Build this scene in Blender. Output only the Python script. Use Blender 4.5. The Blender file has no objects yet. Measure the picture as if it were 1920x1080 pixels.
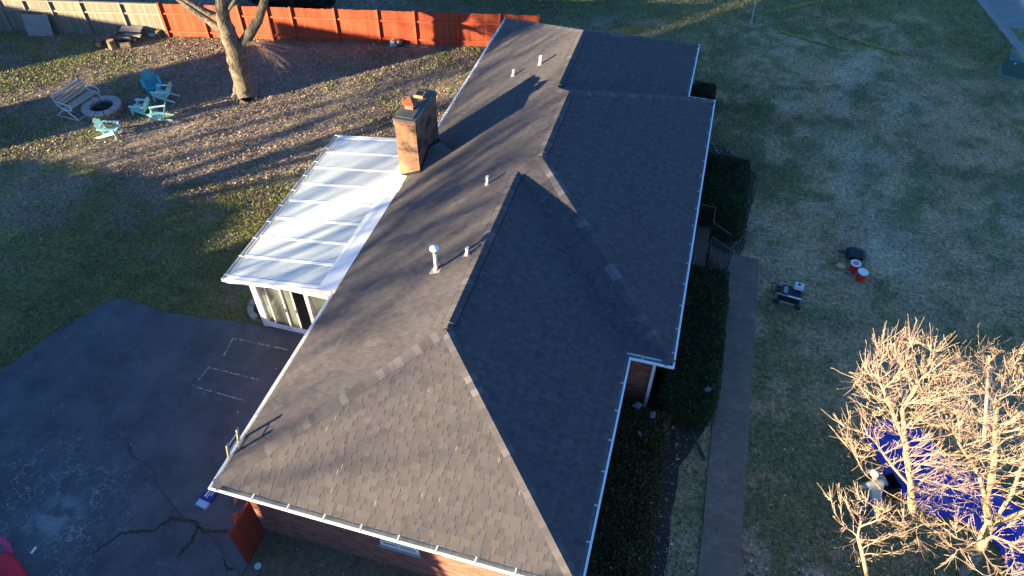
import bpy, math, random
import numpy as np
from mathutils import Vector, Matrix
random.seed(7); RNG=np.random.default_rng(11)
C=bpy.data.collections.new('place'); bpy.context.scene.collection.children.link(C)
sc=bpy.context.scene
R=math.radians
# ------------------------------------------------------------------ camera
YAW,PITCH,ROLL,FPX=-0.26665,0.804434,0.01028,1338.565
CAM=Vector((8.7664,-5.8737,17.7))
def cam_axes():
    cy,sy,cp,sp=math.cos(YAW),math.sin(YAW),math.cos(PITCH),math.sin(PITCH)
    f=Vector((sy*cp,cy*cp,-sp)); r=Vector((cy,-sy,0)); u=r.cross(f)
    cr,sr=math.cos(ROLL),math.sin(ROLL)
    return r*cr+u*sr, u*cr-r*sr, f
r_,u_,f_=cam_axes()
cd=bpy.data.cameras.new('camera'); cam=bpy.data.objects.new('camera',cd); C.objects.link(cam)
m=Matrix((r_,u_,-f_)).transposed().to_4x4(); m.translation=CAM; cam.matrix_world=m
cd.sensor_width=36; cd.lens=FPX/1920*36; cd.clip_end=2000; cd.clip_start=.1
sc.camera=cam
# ------------------------------------------------------------------ light
AZ,EL=44.5,9.0              # direction the light travels (from +X towards +Y), sun elevation
LD=Vector((math.cos(R(AZ)),math.sin(R(AZ)),0))
w=bpy.data.worlds.new('World'); sc.world=w; w.use_nodes=True
nt=w.node_tree; bg=nt.nodes['Background']
sky=nt.nodes.new('ShaderNodeTexSky'); sky.sky_type='NISHITA'; sky.sun_disc=False
sky.sun_elevation=R(EL); sky.sun_rotation=math.atan2(-LD.x,-LD.y)%(2*math.pi)
sky.ozone_density=5.2; sky.air_density=1.0; sky.dust_density=0.1
nt.links.new(sky.outputs[0],bg.inputs[0]); bg.inputs[1].default_value=0.064
sd=bpy.data.lights.new('sun','SUN'); sd.energy=5.0; sd.angle=R(0.55); sd.color=(1.0,0.81,0.47)
sun=bpy.data.objects.new('sun',sd); C.objects.link(sun)
ld=Vector((LD.x*math.cos(R(EL)),LD.y*math.cos(R(EL)),-math.sin(R(EL))))
sun.rotation_euler=ld.to_track_quat('-Z','Y').to_euler()
vs=sc.view_settings; vs.view_transform='Standard'; vs.look='None'; vs.gamma=1; vs.exposure=2.75
# ------------------------------------------------------------------ materials
class NT:
    def __init__(s,name,rough=.8,spec=.3):
        s.m=bpy.data.materials.new(name); s.m.use_nodes=True; s.t=s.m.node_tree
        s.b=s.t.nodes['Principled BSDF']; s.b.inputs['Roughness'].default_value=rough
        s.b.inputs['Specular IOR Level'].default_value=spec
        s.geo=s.t.nodes.new('ShaderNodeNewGeometry').outputs['Position']
    def n(s,k): return s.t.nodes.new(k)
    def l(s,a,b): s.t.links.new(a,b)
    def _in(s,sock,v):
        if hasattr(v,'is_output'): s.l(v,sock)
        else: sock.default_value=v if not isinstance(v,(tuple,list)) or len(v)!=3 or sock.type!='RGBA' else (*v,1)
    def noise(s,scale,detail=4,rough=.6,vec=None,dist=0):
        n=s.n('ShaderNodeTexNoise'); n.inputs['Scale'].default_value=scale; n.inputs['Detail'].default_value=detail
        n.inputs['Roughness'].default_value=rough; n.inputs['Distortion'].default_value=dist
        s.l(vec or s.geo,n.inputs['Vector']); return n.outputs['Fac']
    def ramp(s,f,lo,hi):
        n=s.n('ShaderNodeMapRange'); n.inputs['From Min'].default_value=lo; n.inputs['From Max'].default_value=hi; n.interpolation_type='SMOOTHSTEP'
        s.l(f,n.inputs['Value']); return n.outputs['Result']
    def mix(s,f,a,b,mode='MIX'):
        n=s.n('ShaderNodeMix'); n.data_type='RGBA'; n.blend_type=mode
        s._in(n.inputs[0],f); s._in(n.inputs[6],a); s._in(n.inputs[7],b); return n.outputs[2]
    def math(s,op,a,b=0.):
        n=s.n('ShaderNodeMath'); n.operation=op; s._in(n.inputs[0],a); s._in(n.inputs[1],b); return n.outputs[0]
    def attr(s,name):
        n=s.n('ShaderNodeAttribute'); n.attribute_name=name; return n.outputs['Color']
    def uv(s):
        n=s.n('ShaderNodeUVMap'); n.uv_map='UVMap'; return n.outputs[0]
    def col(s,c): s._in(s.b.inputs['Base Color'],c)
    def bump(s,h,strength=.4,dist=.02):
        n=s.n('ShaderNodeBump'); n.inputs['Strength'].default_value=strength; n.inputs['Distance'].default_value=dist
        s.l(h,n.inputs['Height']); s.l(n.outputs[0],s.b.inputs['Normal'])
def simple(name,c,rough=.6,var=.15,scale=6,metal=0,spec=.3,bump=0):
    t=NT(name,rough,spec); f=t.noise(scale,5)
    t.col(t.mix(f,tuple(x*(1-var) for x in c),tuple(min(1,x*(1+var)) for x in c)))
    t.b.inputs['Metallic'].default_value=metal
    if bump: t.bump(t.noise(scale*8,4),bump,.01)
    return t.m
def attr_mat(name,rough=.85,scale=30,var=.35,bump=.3,spec=.15,bs=120,transl=0):
    t=NT(name,rough,spec); f=t.noise(scale,4)
    g=t.mix(f,(1-var,)*3,(1+var,)*3); t.col(t.mix(1.0,t.attr('Col'),g,'MULTIPLY'))
    if bump: t.bump(t.noise(bs,3),bump,.01)
    return t.m
M={}
M['shingle']=attr_mat('asphalt_shingle',.88,45,.28,.5,.25,160)
M['leafy']=attr_mat('leaf_surface',.7,9,.25,0,.25)
M['grass']=attr_mat('grass_blades',.75,3,.2,0,.2)
M['litter']=attr_mat('dead_leaves',.75,20,.2,0,.25)
M['white']=simple('white_aluminium',(.74,.75,.77),.35,.08,3,spec=.5)
M['white_dirty']=simple('weathered_white_metal',(.62,.63,.64),.45,.18,5,spec=.5)
M['gutterwhite']=simple('bright_gutter_white',(.86,.88,.90),.35,.05,3,spec=.5)
M['silt']=simple('silted_gutter_floor',(.24,.25,.26),.8,.55,5)
M['black']=simple('black_slot',(.008,.008,.009),.8)
M['concrete']=simple('grey_concrete',(.26,.25,.24),.9,.3,4,bump=.4)
M['flash']=simple('galvanised_flashing',(.35,.34,.33),.5,.3,12,metal=.3)
M['pvc']=simple('white_pipe',(.8,.79,.77),.4,.06,8)
M['rust']=simple('rusty_metal',(.27,.075,.04),.8,.5,14,bump=.4)
M['terra']=simple('clay_flue',(.34,.17,.10),.85,.3,9,bump=.3)
M['teal_dark']=simple('turquoise_plastic',(.02,.30,.38),.45,.1,5)
M['teal']=simple('pale_turquoise_plastic',(.33,.62,.58),.45,.12,5)
M['stone']=simple('pit_stone',(.30,.28,.29),.9,.35,9,bump=.6)
M['stone2']=simple('pit_stone_brown',(.20,.15,.12),.9,.4,9,bump=.6)
M['ash']=simple('black_ash',(.035,.03,.033),.95,.5,14,bump=.8)
M['benchframe']=simple('white_tube_metal',(.58,.6,.62),.4,.08,6)
M['benchslat']=simple('weathered_slats',(.36,.32,.28),.8,.25,10)
M['orange']=None
M['iron']=simple('dark_iron',(.05,.04,.055),.5,.2,8)
M['landing']=simple('brown_concrete',(.13,.095,.08),.9,.25,5,bump=.4)
M['bag']=simple('black_plastic',(.012,.013,.02),.28,.3,10,spec=.6)
M['red']=simple('red_plastic',(.62,.03,.02),.4,.1,8)
M['lid']=simple('white_plastic',(.75,.77,.76),.4,.05,8)
M['pink']=simple('pink_label',(.72,.18,.26),.5,.1,8)
M['tarp']=simple('blue_tarp',(.03,.03,.36),.38,.15,4,spec=.5)
M['greenbox']=simple('green_cabinet_paint',(.03,.09,.07),.55,.12,5)
M['skin']=simple('skin',(.42,.24,.17),.6,.08,20)
M['shirt']=simple('white_cloth',(.42,.41,.39),.85,.06,12)
M['jeans']=simple('blue_denim',(.06,.11,.22),.9,.2,18)
M['boot']=simple('brown_leather',(.06,.04,.03),.7,.2,18)
M['redfab']=simple('crimson_fabric',(.42,.012,.04),.6,.08,5)
M['pinkfab']=simple('magenta_fabric',(.62,.055,.17),.6,.08,5)
M['lightblue']=simple('pale_blue_wrap',(.30,.50,.66),.35,.12,8)
M['darkblue']=simple('dark_blue_print',(.02,.04,.22),.35,.15,8)
M['alu']=simple('bare_aluminium',(.5,.5,.5),.35,.12,6,metal=.6)
M['ladderwood']=simple('fibreglass_rail',(.55,.42,.28),.6,.2,8)
M['yellow']=simple('yellow_cloth',(.55,.42,.16),.8,.12,10)
M['mulch']=simple('dark_mulch',(.045,.036,.03),.95,.6,9,bump=.8)
M['bedsoil']=simple('mossy_soil',(.105,.10,.075),.95,.7,5,bump=.9)
M['scrapgrey']=simple('grey_shingle_scrap',(.10,.09,.12),.8,.2,9)
M['whitebody']=simple('white_enamel',(.7,.72,.74),.35,.05,4)
M['floor_in']=simple('dark_floor_tile',(.05,.045,.045),.5,.2,4)
M['greyroof']=simple('grey_shade_house_shingle',(.1,.1,.1),.9,.3,12,bump=.4)
M['siding']=simple('beige_siding',(.42,.38,.32),.8,.1,3)
def glass():
    t=NT('tinted_glass',.06,.5); t.col((.18,.21,.20)); t.b.inputs['Alpha'].default_value=.32; return t.m
M['glass']=glass()
def dark_glass():
    t=NT('dark_window_glass',.07,.5); t.col((.03,.035,.04)); return t.m
M['dglass']=dark_glass()
def brick(name,stain):
    t=NT(name,.88,.2); n=t.n('ShaderNodeTexBrick'); t.l(t.uv(),n.inputs['Vector'])
    for k,v in (('Scale',1),('Mortar Size',.007),('Brick Width',.215),('Row Height',.078),('Bias',-.25),('Mortar Smooth',.2)): n.inputs[k].default_value=v
    f=t.noise(2.5,3)
    n.inputs['Color1'].default_value=(.36,.115,.075,1); n.inputs['Color2'].default_value=(.085,.05,.055,1); n.inputs['Mortar'].default_value=(.15,.125,.115,1)
    c=t.mix(t.noise(14,4),(.65,.65,.65),(1.3,1.3,1.3)); c=t.mix(1.0,n.outputs['Color'],c,'MULTIPLY')
    if stain:
        c=t.mix(t.ramp(t.noise(2.2,6,.7),.47,.66),c,(.05,.036,.034))
        c=t.mix(t.ramp(t.noise(7,2),.74,.78),c,(.5,.45,.4))
    t.col(c)
    inv=t.math('SUBTRACT',1.0,n.outputs['Fac']); t.bump(inv,.6,.01)
    return t.m
M['brick']=brick('red_brick',False); M['chimbrick']=brick('sooty_red_brick',True)
for _n in M['chimbrick'].node_tree.nodes:
    if _n.type=='TEX_BRICK': _n.inputs['Color1'].default_value=(.30,.125,.075,1); _n.inputs['Color2'].default_value=(.17,.085,.06,1); _n.inputs['Mortar'].default_value=(.24,.18,.14,1)
M['crown']=simple('sooty_mortar_crown',(.11,.105,.10),.9,.55,3,bump=.4)
def wood(name,c1,c2,g=(.5,.5,.5)):
    t=NT(name,.85,.2); mp=t.n('ShaderNodeMapping'); mp.inputs['Scale'].default_value=(14,14,1.2); t.l(t.geo,mp.inputs[0])
    f=t.noise(1.5,5,.6,mp.outputs[0]); c=t.mix(f,c1,c2); c=t.mix(1.0,c,t.attr('Col'),'MULTIPLY'); t.col(c); t.bump(f,.3,.01); return t.m
M['orange']=wood('orange_stained_wood',(.27,.048,.026),(.42,.088,.042))
M['greywood']=wood('weathered_grey_wood',(.16,.135,.11),(.27,.235,.20))
M['gatewood']=wood('dark_red_painted_wood',(.16,.028,.020),(.23,.045,.03))
def bark(name,c1,c2):
    t=NT(name,.9,.15); mp=t.n('ShaderNodeMapping'); mp.inputs['Scale'].default_value=(1,1,.22); t.l(t.geo,mp.inputs[0])
    f=t.noise(16,6,.7,mp.outputs[0]); t.col(t.mix(t.ramp(f,.35,.65),c1,c2)); t.bump(f,.9,.05); return t.m
M['bark']=bark('grey_brown_bark',(.055,.045,.038),(.22,.18,.145))
M['twig']=simple('reddish_twig',(.26,.17,.13),.75,.3,7)
M['paletwig']=simple('pale_tan_twig',(.34,.245,.19),.7,.3,5)
M['palebark']=bark('pale_tan_bark',(.22,.165,.11),(.38,.31,.21))
def ground_mat():
    t=NT('lawn_soil',.95,.1); f=t.mix(t.ramp(t.noise(7,6,.75),.3,.7),(.4,.4,.42),(1.55,1.55,1.5)); f2=t.mix(t.ramp(t.noise(24,4,.75),.3,.7),(.5,.5,.5),(1.45,1.45,1.45))
    c=t.mix(1.0,t.attr('Col'),f,'MULTIPLY'); t.col(t.mix(1.0,c,f2,'MULTIPLY')); t.bump(t.noise(25,6,.75),1.0,.06); return t.m
M['ground']=ground_mat()
def asphalt():
    t=NT('old_asphalt',.9,.25); p=t.geo
    f=t.noise(.8,5,.65); c=t.mix(t.ramp(f,.3,.7),(.060,.064,.075),(.104,.112,.128))
    c=t.mix(t.ramp(t.noise(2.2,6,.7,dist=1.2),.56,.75),c,(.135,.135,.155))
    c=t.mix(t.ramp(t.noise(45,3,.7),.6,.8),c,(.12,.12,.12))
    # alligator cracking, only where the surface is worn
    v=t.n('ShaderNodeTexVoronoi'); v.feature='DISTANCE_TO_EDGE'; v.inputs['Scale'].default_value=2.6
    wob=t.n('ShaderNodeTexNoise'); wob.inputs['Scale'].default_value=3; wob.inputs['Detail'].default_value=5
    ad=t.n('ShaderNodeVectorMath'); ad.operation='ADD'; t.l(p,wob.inputs['Vector']); t.l(p,ad.inputs[0]); t.l(wob.outputs['Color'],ad.inputs[1]); t.l(ad.outputs[0],v.inputs['Vector'])
    line=t.ramp(v.outputs['Distance'],.035,.0)
    d=t.n('ShaderNodeVectorMath'); d.operation='DISTANCE'; t.l(p,d.inputs[0]); d.inputs[1].default_value=(-5.4,-.9,0)
    near=t.ramp(d.outputs['Value'],3.6,.8); wear=t.math('MULTIPLY',near,t.ramp(t.noise(1.1,4),.38,.6))
    c=t.mix(t.math('MULTIPLY',line,wear),c,(.36,.38,.39))
    sp=t.n('ShaderNodeSeparateXYZ'); 
    d2=t.n('ShaderNodeVectorMath'); d2.operation='DISTANCE'; t.l(p,d2.inputs[0]); d2.inputs[1].default_value=(-4.95,-.75,0)
    c=t.mix(t.math('MULTIPLY',t.ramp(d2.outputs['Value'],.95,.1),t.ramp(t.noise(2.4,5),.36,.62)),c,(.20,.23,.25))
    t.col(c); t.bump(t.noise(70,4,.8),.5,.01); return t.m
M['asphalt']=asphalt()
def walkmat():
    t=NT('brown_brick_pavers',.9,.15); n=t.n('ShaderNodeTexBrick'); t.l(t.geo,n.inputs['Vector'])
    for k,v in (('Scale',1),('Mortar Size',.004),('Brick Width',.2),('Row Height',.1)): n.inputs[k].default_value=v
    n.inputs['Color1'].default_value=(.20,.15,.118,1); n.inputs['Color2'].default_value=(.165,.122,.098,1); n.inputs['Mortar'].default_value=(.13,.095,.085,1)
    t.col(t.mix(t.ramp(t.noise(1.5,6,.7),.45,.8),n.outputs['Color'],(.27,.21,.18))); t.bump(t.noise(50,4),.4,.01); return t.m
M['walk']=walkmat()
def roadmat():
    t=NT('pale_road',.85,.3); t.col(t.mix(t.noise(1.2,6,.7),(.16,.165,.17),(.26,.26,.265))); return t.m
M['road']=roadmat()
def chalk():
    t=NT('worn_white_line',.9,.1); t.col(t.mix(t.ramp(t.noise(9,4,.7),.40,.62),(.075,.078,.085),(.34,.37,.40))); return t.m
M['chalk']=chalk()
def srroof():
    t=NT('milky_roof_panel',.22,.6); f=t.noise(.9,5,.6)
    c=t.mix(f,(.38,.44,.49),(.50,.55,.58)); c=t.mix(t.ramp(t.noise(5,6,.75),.55,.82),c,(.33,.33,.32)); t.col(c); return t.m
M['srroof']=srroof()
# ------------------------------------------------------------------ mesh helpers
class MB:
    def __init__(s): s.v=[];s.f=[];s.c=[];s.hasc=False
    def add(s,vs,fs,col=None):
        o=len(s.v); s.v+= [tuple(v) for v in vs]; s.f+=[tuple(i+o for i in f) for f in fs]
        if col is not None: s.hasc=True
        s.c+=[(col if col is not None else (1,1,1))]*len(vs)
    def box(s,x0,y0,z0,x1,y1,z1,col=None,mat=None):
        v=[Vector((x,y,z)) for z in (z0,z1) for y in (y0,y1) for x in (x0,x1)]
        if mat: v=[mat@p for p in v]
        s.add(v,[(0,2,3,1),(4,5,7,6),(0,1,5,4),(2,6,7,3),(0,4,6,2),(1,3,7,5)],col)
    def obox(s,p0,p1,wd,h,up=Vector((0,0,1)),col=None):
        p0,p1=Vector(p0),Vector(p1); d=(p1-p0).normalized(); sd=d.cross(up)
        if sd.length<1e-4: sd=d.cross(Vector((1,0,0)))
        sd.normalize(); u=sd.cross(d).normalized(); sd*=wd/2; u*=h/2
        v=[p+a*sd+b*u for p in (p0,p1) for a,b in ((-1,-1),(1,-1),(1,1),(-1,1))]
        s.add(v,[(3,2,1,0),(4,5,6,7),(0,1,5,4),(1,2,6,5),(2,3,7,6),(3,0,4,7)],col)
    def tube(s,pts,rad,n=8,caps=True,col=None):
        pts=[Vector(p) for p in pts]; 
        if not hasattr(rad,'__len__'): rad=[rad]*len(pts)
        ref=Vector((.31,.17,.93)); o=len(s.v); vs=[];fs=[]
        for i,p in enumerate(pts):
            d=(pts[min(i+1,len(pts)-1)]-pts[max(i-1,0)]).normalized()
            a=d.cross(ref if abs(d.dot(ref))<.95 else Vector((1,0,0))).normalized(); b=d.cross(a)
            for k in range(n):
                t=2*math.pi*k/n; vs.append(p+(a*math.cos(t)+b*math.sin(t))*rad[i])
        for i in range(len(pts)-1):
            for k in range(n): fs.append((i*n+k,i*n+(k+1)%n,(i+1)*n+(k+1)%n,(i+1)*n+k))
        if caps: fs.append(tuple(range(n-1,-1,-1))); fs.append(tuple((len(pts)-1)*n+k for k in range(n)))
        s.add(vs,fs,col)
    def lathe(s,prof,c=(0,0,0),n=20,col=None):
        vs=[];fs=[]
        for r,z in prof:
            for k in range(n): t=2*math.pi*k/n; vs.append((c[0]+r*math.cos(t),c[1]+r*math.sin(t),c[2]+z))
        for i in range(len(prof)-1):
            for k in range(n): fs.append((i*n+k,i*n+(k+1)%n,(i+1)*n+(k+1)%n,(i+1)*n+k))
        fs.append(tuple(range(n-1,-1,-1))); fs.append(tuple((len(prof)-1)*n+k for k in range(n)))
        s.add(vs,fs,col)
    def build(s,name,mat,parent=None,uv=False,smooth=False,bevel=0):
        me=bpy.data.meshes.new(name); me.from_pydata(s.v,[],s.f); me.update()
        if s.hasc:
            a=me.color_attributes.new('Col','FLOAT_COLOR','POINT'); arr=np.ones((len(s.v),4),np.float32); arr[:,:3]=np.array(s.c,np.float32); a.data.foreach_set('color',arr.ravel())
        if uv:
            l=me.uv_layers.new(name='UVMap')
            for p in me.polygons:
                nx,ny=abs(p.normal.x),abs(p.normal.y)
                for li in p.loop_indices:
                    co=me.vertices[me.loops[li].vertex_index].co; l.data[li].uv=((co.y if nx>ny else co.x),co.z if abs(p.normal.z)<.9 else co.y)
        me.materials.append(M[mat] if isinstance(mat,str) else mat)
        if smooth: me.shade_smooth()
        o=bpy.data.objects.new(name,me); C.objects.link(o)
        if parent: o.parent=parent; o.matrix_parent_inverse=Matrix.Translation(-parent.location) if parent.rotation_euler.z==0 else parent.matrix_basis.inverted()
        if bevel:
            b=o.modifiers.new('bevel','BEVEL'); b.width=bevel; b.segments=2; b.limit_method='ANGLE'
        return o
def local(o):   # part built in local coordinates of its (parented) thing
    o.matrix_parent_inverse=Matrix.Identity(4); return o
def tag(o,label=None,cat=None,group=None,kind=None):
    if label: o['label']=label
    if cat: o['category']=cat
    if group: o['group']=group
    if kind: o['kind']=kind
    return o
def empty(name,loc=(0,0,0),rz=0,label=None,cat=None,group=None):
    o=bpy.data.objects.new(name,None); C.objects.link(o); o.location=loc; o.rotation_euler.z=rz; o.empty_display_size=.2
    return tag(o,label,cat,group)
def copy_tree(o,parent=None):
    c=o.copy(); C.objects.link(c)
    if parent: c.parent=parent
    for ch in list(o.children): copy_tree(ch,c)
    return c
def np_mesh(name,V,F,colr,mat,parent=None):   # V (n,3), F (m,k) arrays
    me=bpy.data.meshes.new(name); n=len(V); m_,k=F.shape
    me.vertices.add(n); me.vertices.foreach_set('co',V.astype(np.float32).ravel())
    me.loops.add(m_*k); me.loops.foreach_set('vertex_index',F.astype(np.int32).ravel())
    me.polygons.add(m_); me.polygons.foreach_set('loop_start',np.arange(0,m_*k,k,dtype=np.int32)); me.polygons.foreach_set('loop_total',np.full(m_,k,np.int32))
    me.update(calc_edges=True)
    if colr is not None:
        a=me.color_attributes.new('Col','FLOAT_COLOR','POINT'); arr=np.ones((n,4),np.float32); arr[:,:3]=colr; a.data.foreach_set('color',arr.ravel())
    me.materials.append(M[mat]); o=bpy.data.objects.new(name,me); C.objects.link(o)
    if parent: o.parent=parent; o.matrix_parent_inverse=parent.matrix_basis.inverted()
    return o
def vnoise(x,y,s,seed=0):
    x=x/s; y=y/s; xi=np.floor(x).astype(np.int64); yi=np.floor(y).astype(np.int64); fx=x-xi; fy=y-yi
    fx=fx*fx*(3-2*fx); fy=fy*fy*(3-2*fy)
    def h(a,b):
        k=(a*374761393+b*668265263+seed*1442695041)&0x7fffffff; k=((k^(k>>13))*1274126177)&0x7fffffff; return ((k^(k>>16))&0xffff)/65535.
    return (h(xi,yi)*(1-fx)+h(xi+1,yi)*fx)*(1-fy)+(h(xi,yi+1)*(1-fx)+h(xi+1,yi+1)*fx)*fy
def fbm(x,y,s,seed=0,o=4):
    t=0;a=.5;n=0
    for i in range(o): t=t+a*vnoise(x,y,s,seed+i*7); n+=a; a*=.55; s*=.5
    return t/n
def sstep(a,b,x): t=np.clip((x-a)/(b-a),0,1); return t*t*(3-2*t)
def blob(x,y,cx,cy,r): return np.exp(-((x-cx)**2+(y-cy)**2)/(r*r))
# lawn colour by place: real patches of green grass, leaf litter, thin grey soil
def lawn(x,y):
    n=fbm(x,y,5,1); n2=fbm(x,y,1.1,5); n3=fbm(x,y,.35,9,3)
    g=.30*n+.34*n2+.36*n3
    b=.13*blob(x,y,-11,5,6)+.12*blob(x,y,-5.5,9.5,3.2)+.10*blob(x,y,-20,12,5)+.08*blob(x,y,-6,20,2.5)-.15*blob(x,y,-10,19,5)-.13*blob(x,y,-9,15,4)+.03
    b=b+.13*sstep(29,34,y)-.10*blob(x,y,17,25,5)+.03*blob(x,y,14,9,5)+.07*blob(x,y,12.3,20,2.2)-.05*blob(x,y,15,17,3)-.06*blob(x,y,-15,22.5,3)
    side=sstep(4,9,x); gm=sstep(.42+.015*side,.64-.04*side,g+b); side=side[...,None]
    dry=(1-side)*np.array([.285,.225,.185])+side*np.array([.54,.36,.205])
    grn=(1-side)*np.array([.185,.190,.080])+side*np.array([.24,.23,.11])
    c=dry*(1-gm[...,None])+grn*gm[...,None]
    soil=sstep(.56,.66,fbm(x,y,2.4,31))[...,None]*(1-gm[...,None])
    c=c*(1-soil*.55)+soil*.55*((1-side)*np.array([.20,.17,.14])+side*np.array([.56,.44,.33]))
    # greyer worn turf in front yard
    c=c*(.62+.76*n3[...,None]); return c,gm
# ------------------------------------------------------------------ ground
def ground():
    xs=np.concatenate([[-500,-200,-90,-55],np.arange(-42,40,.3),[55,90,200,500]]); ys=np.concatenate([[-300,-100,-40],np.arange(-16,60,.3),[75,120,250,600]])
    X,Y=np.meshgrid(xs,ys); Z=.05*(fbm(X,Y,3,77)-.5)
    inside=(X>-11)&(X<13.5)&(Y<27)&(Y>-20); Z=np.where(inside,-.012,Z)
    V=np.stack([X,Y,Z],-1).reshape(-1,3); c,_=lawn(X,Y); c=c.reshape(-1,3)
    nx,ny=len(xs),len(ys); i=np.arange(nx-1)[None,:]+np.arange(ny-1)[:,None]*nx; i=i.ravel()
    F=np.stack([i,i+1,i+nx+1,i+nx],-1); o=np_mesh('lawn',V,F,c,'ground'); tag(o,kind='structure'); o.data.shade_smooth()
ground()
DRIVE=[(-1.14,6.75),(-2.9,6.62),(-4.8,6.5),(-6.2,6.32),(-8.3,6.42),(-8.75,6.05),(-9.0,5.3),(-9.35,4.6),(-9.6,3.6),(-9.95,2.6),(-11.0,0.4),(-12.2,-2.2),(-13,-14),(0.4,-14),(.52,-1.2),(.56,.2),(.56,6.75)]
def rough_outline(pts,step=.15,amp=.07,seed=3,upto=None):
    out=[]; rr=random.Random(seed)
    for i in range(len(pts)):
        a=Vector((*pts[i],0)); b=Vector((*pts[(i+1)%len(pts)],0)); n=max(1,int((b-a).length/step)); nrm=(b-a).normalized().cross(Vector((0,0,1)))
        for k in range(n):
            p=a.lerp(b,k/n); f=amp*(fbm(np.array(p.x),np.array(p.y),.6,seed,3)-.5)*2 if (upto is None or upto(p)) else 0
            out.append(p+nrm*float(f))
    return out
def sheet(name,pts,z,mat,kind='structure',thick=.0):
    mb=MB(); n=len(pts); mb.add([(p[0],p[1],z) for p in pts],[tuple(range(n))])
    if thick:
        mb.add([(p[0],p[1],zz) for zz in (z-thick,z) for p in pts],[(i,(i+1)%n,n+(i+1)%n,n+i) for i in range(n)])
    o=mb.build(name,mat); 
    if o.data.polygons[0].normal.z<0: o.data.flip_normals()
    return tag(o,kind=kind)
sheet('driveway',rough_outline(DRIVE,upto=lambda p:p.x<-.9 and p.y>-13 or p.y<-.8 and p.x>.3),.022,'asphalt',thick=.05)
sheet('walkway',[(p.x,p.y) for p in rough_outline([(11.42,-8),(12.36,-8),(12.42,14.35),(11.36,14.4)],.3,.02)],.035,'walk',thick=.06)
mb=MB()
for y in np.arange(-7,14.3,1.52): mb.box(11.45,y,.03,12.35,y+.012,.0375)
tag(mb.build('walkway_joint','landing'),kind='structure')
sheet('planting_bed',[(p.x,p.y) for p in rough_outline([(8.2,-4),(10.55,-4),(10.6,5.2),(11.28,6.9),(11.28,12.6),(11.9,15.2),(12.1,19.6),(10.6,21.2),(9.4,21),(8.2,6)],.2,.1)],.008,'mulch')
sheet('foundation_bed',[(p.x,p.y) for p in rough_outline([(.62,-2.8),(8,-4),(8.3,.42),(.56,.42)],.2,.06)],.010,'bedsoil')
# road with kerb at the far right
mb=MB(); P0,P1=Vector((22.2,47,0)),Vector((26.2,24,0)); d=(P1-P0).normalized(); n=Vector((-d.y,d.x,0)); 
if n.x<0: n=-n
A0=P0-d*60; A1=P1+d*60
sheet('road',[A0+n*.62,A1+n*.62,A1+n*8,A0+n*8],.006,'road')
mb=MB(); mb.obox(A0+n*.1+Vector((0,0,.05)),A1+n*.1+Vector((0,0,.05)),.2,.12); mb.obox(A0+n*.4,A1+n*.4,.4,.024); tag(mb.build('kerb','concrete'),kind='structure')
# worn white outlines
mb=MB()
def line(a,b,w=.05,z=.0265):
    a=Vector((*a,z)); b=Vector((*b,z)); sd=(b-a).normalized().cross(Vector((0,0,1)))*w/2; mb.add([a-sd,b-sd,b+sd,a+sd],[(0,1,2,3)])
for a,b in (((-3.71,5.91),(-1.79,5.96)),((-3.71,5.91),(-3.61,5.19)),((-3.8,4.66),(-2.09,4.66)),((-3.8,4.66),(-3.87,3.9)),((-3.87,3.9),(-2.12,3.86))): line(a,b)
tag(mb.build('pavement_outline','chalk'),kind='structure')
# wet dark crack across the asphalt
def crack(pts,wd,name):
    mb=MB(); vs=[];N=0
    P=[]
    for i in range(len(pts)-1):
        for k in range(12): t=k/12; P.append((pts[i][0]*(1-t)+pts[i+1][0]*t,pts[i][1]*(1-t)+pts[i+1][1]*t))
    rr=random.Random(5)
    for i,(x,y) in enumerate(P):
        a=P[min(i+1,len(P)-1)];b=P[max(i-1,0)]; dx,dy=a[0]-b[0],a[1]-b[1]; L=math.hypot(dx,dy); nx,ny=-dy/L,dx/L
        e=min(1,i/5,(len(P)-1-i)/5); ww=wd*e*(.35+1.1*float(fbm(np.array(x),np.array(y),.25,3)))
        j=.05*(rr.random()-.5); vs+=[(x+nx*(ww+j),y+ny*(ww+j),.0265),(x-nx*(ww-j)*rr.uniform(.6,1.2),y-ny*(ww-j),.0265)]
    mb.add(vs,[(2*i,2*i+1,2*i+3,2*i+2) for i in range(len(P)-1)]); o=mb.build(name,'mulch')
    return tag(o,kind='structure')
crack([(-3.42,-1.44),(-2.98,-.66),(-2.24,-.37),(-2.03,.02),(-1.39,.13),(-1.0,-.06),(-.47,.1),(.2,.14)],.045,'driveway_crack')
crack([(-1.2,.06),(-1.15,-.4),(-1.3,-.95)],.05,'driveway_crack')
crack([(-.2,-.5),(.1,-.75),(.35,-.7)],.035,'driveway_crack')
# ------------------------------------------------------------------ grass blades and leaf litter
def inpoly(x,y,poly):
    r=np.zeros(x.shape,bool); n=len(poly); j=n-1
    for i in range(n):
        xi,yi=poly[i][:2]; xj,yj=poly[j][:2]
        c=((yi>y)!=(yj>y))&(x<(xj-xi)*(y-yi)/((yj-yi) or 1e-9)+xi); r^=c; j=i
    return r
HOUSE=[(.3,.2),(8.4,.2),(8.4,6.7),(9.5,6.7),(9.5,19.8),(8.5,19.8),(8.5,24.2),(.3,24.2)]
SUNR=[(-3.1,6.7),(.3,6.7),(.3,14.4),(-3.1,14.4)]
WALK=[(11.27,-9),(12.4,-9),(12.47,14.45),(11.25,14.45)]
STEP=[(8,12.5),(11.4,12.5),(11.4,15.2),(8,15.2)]
FR=[(-5.5,-4),(-13.5,5.5),(-30.5,24),(-2,33.5),(27.5,42),(22,16),(19.8,3)]
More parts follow.
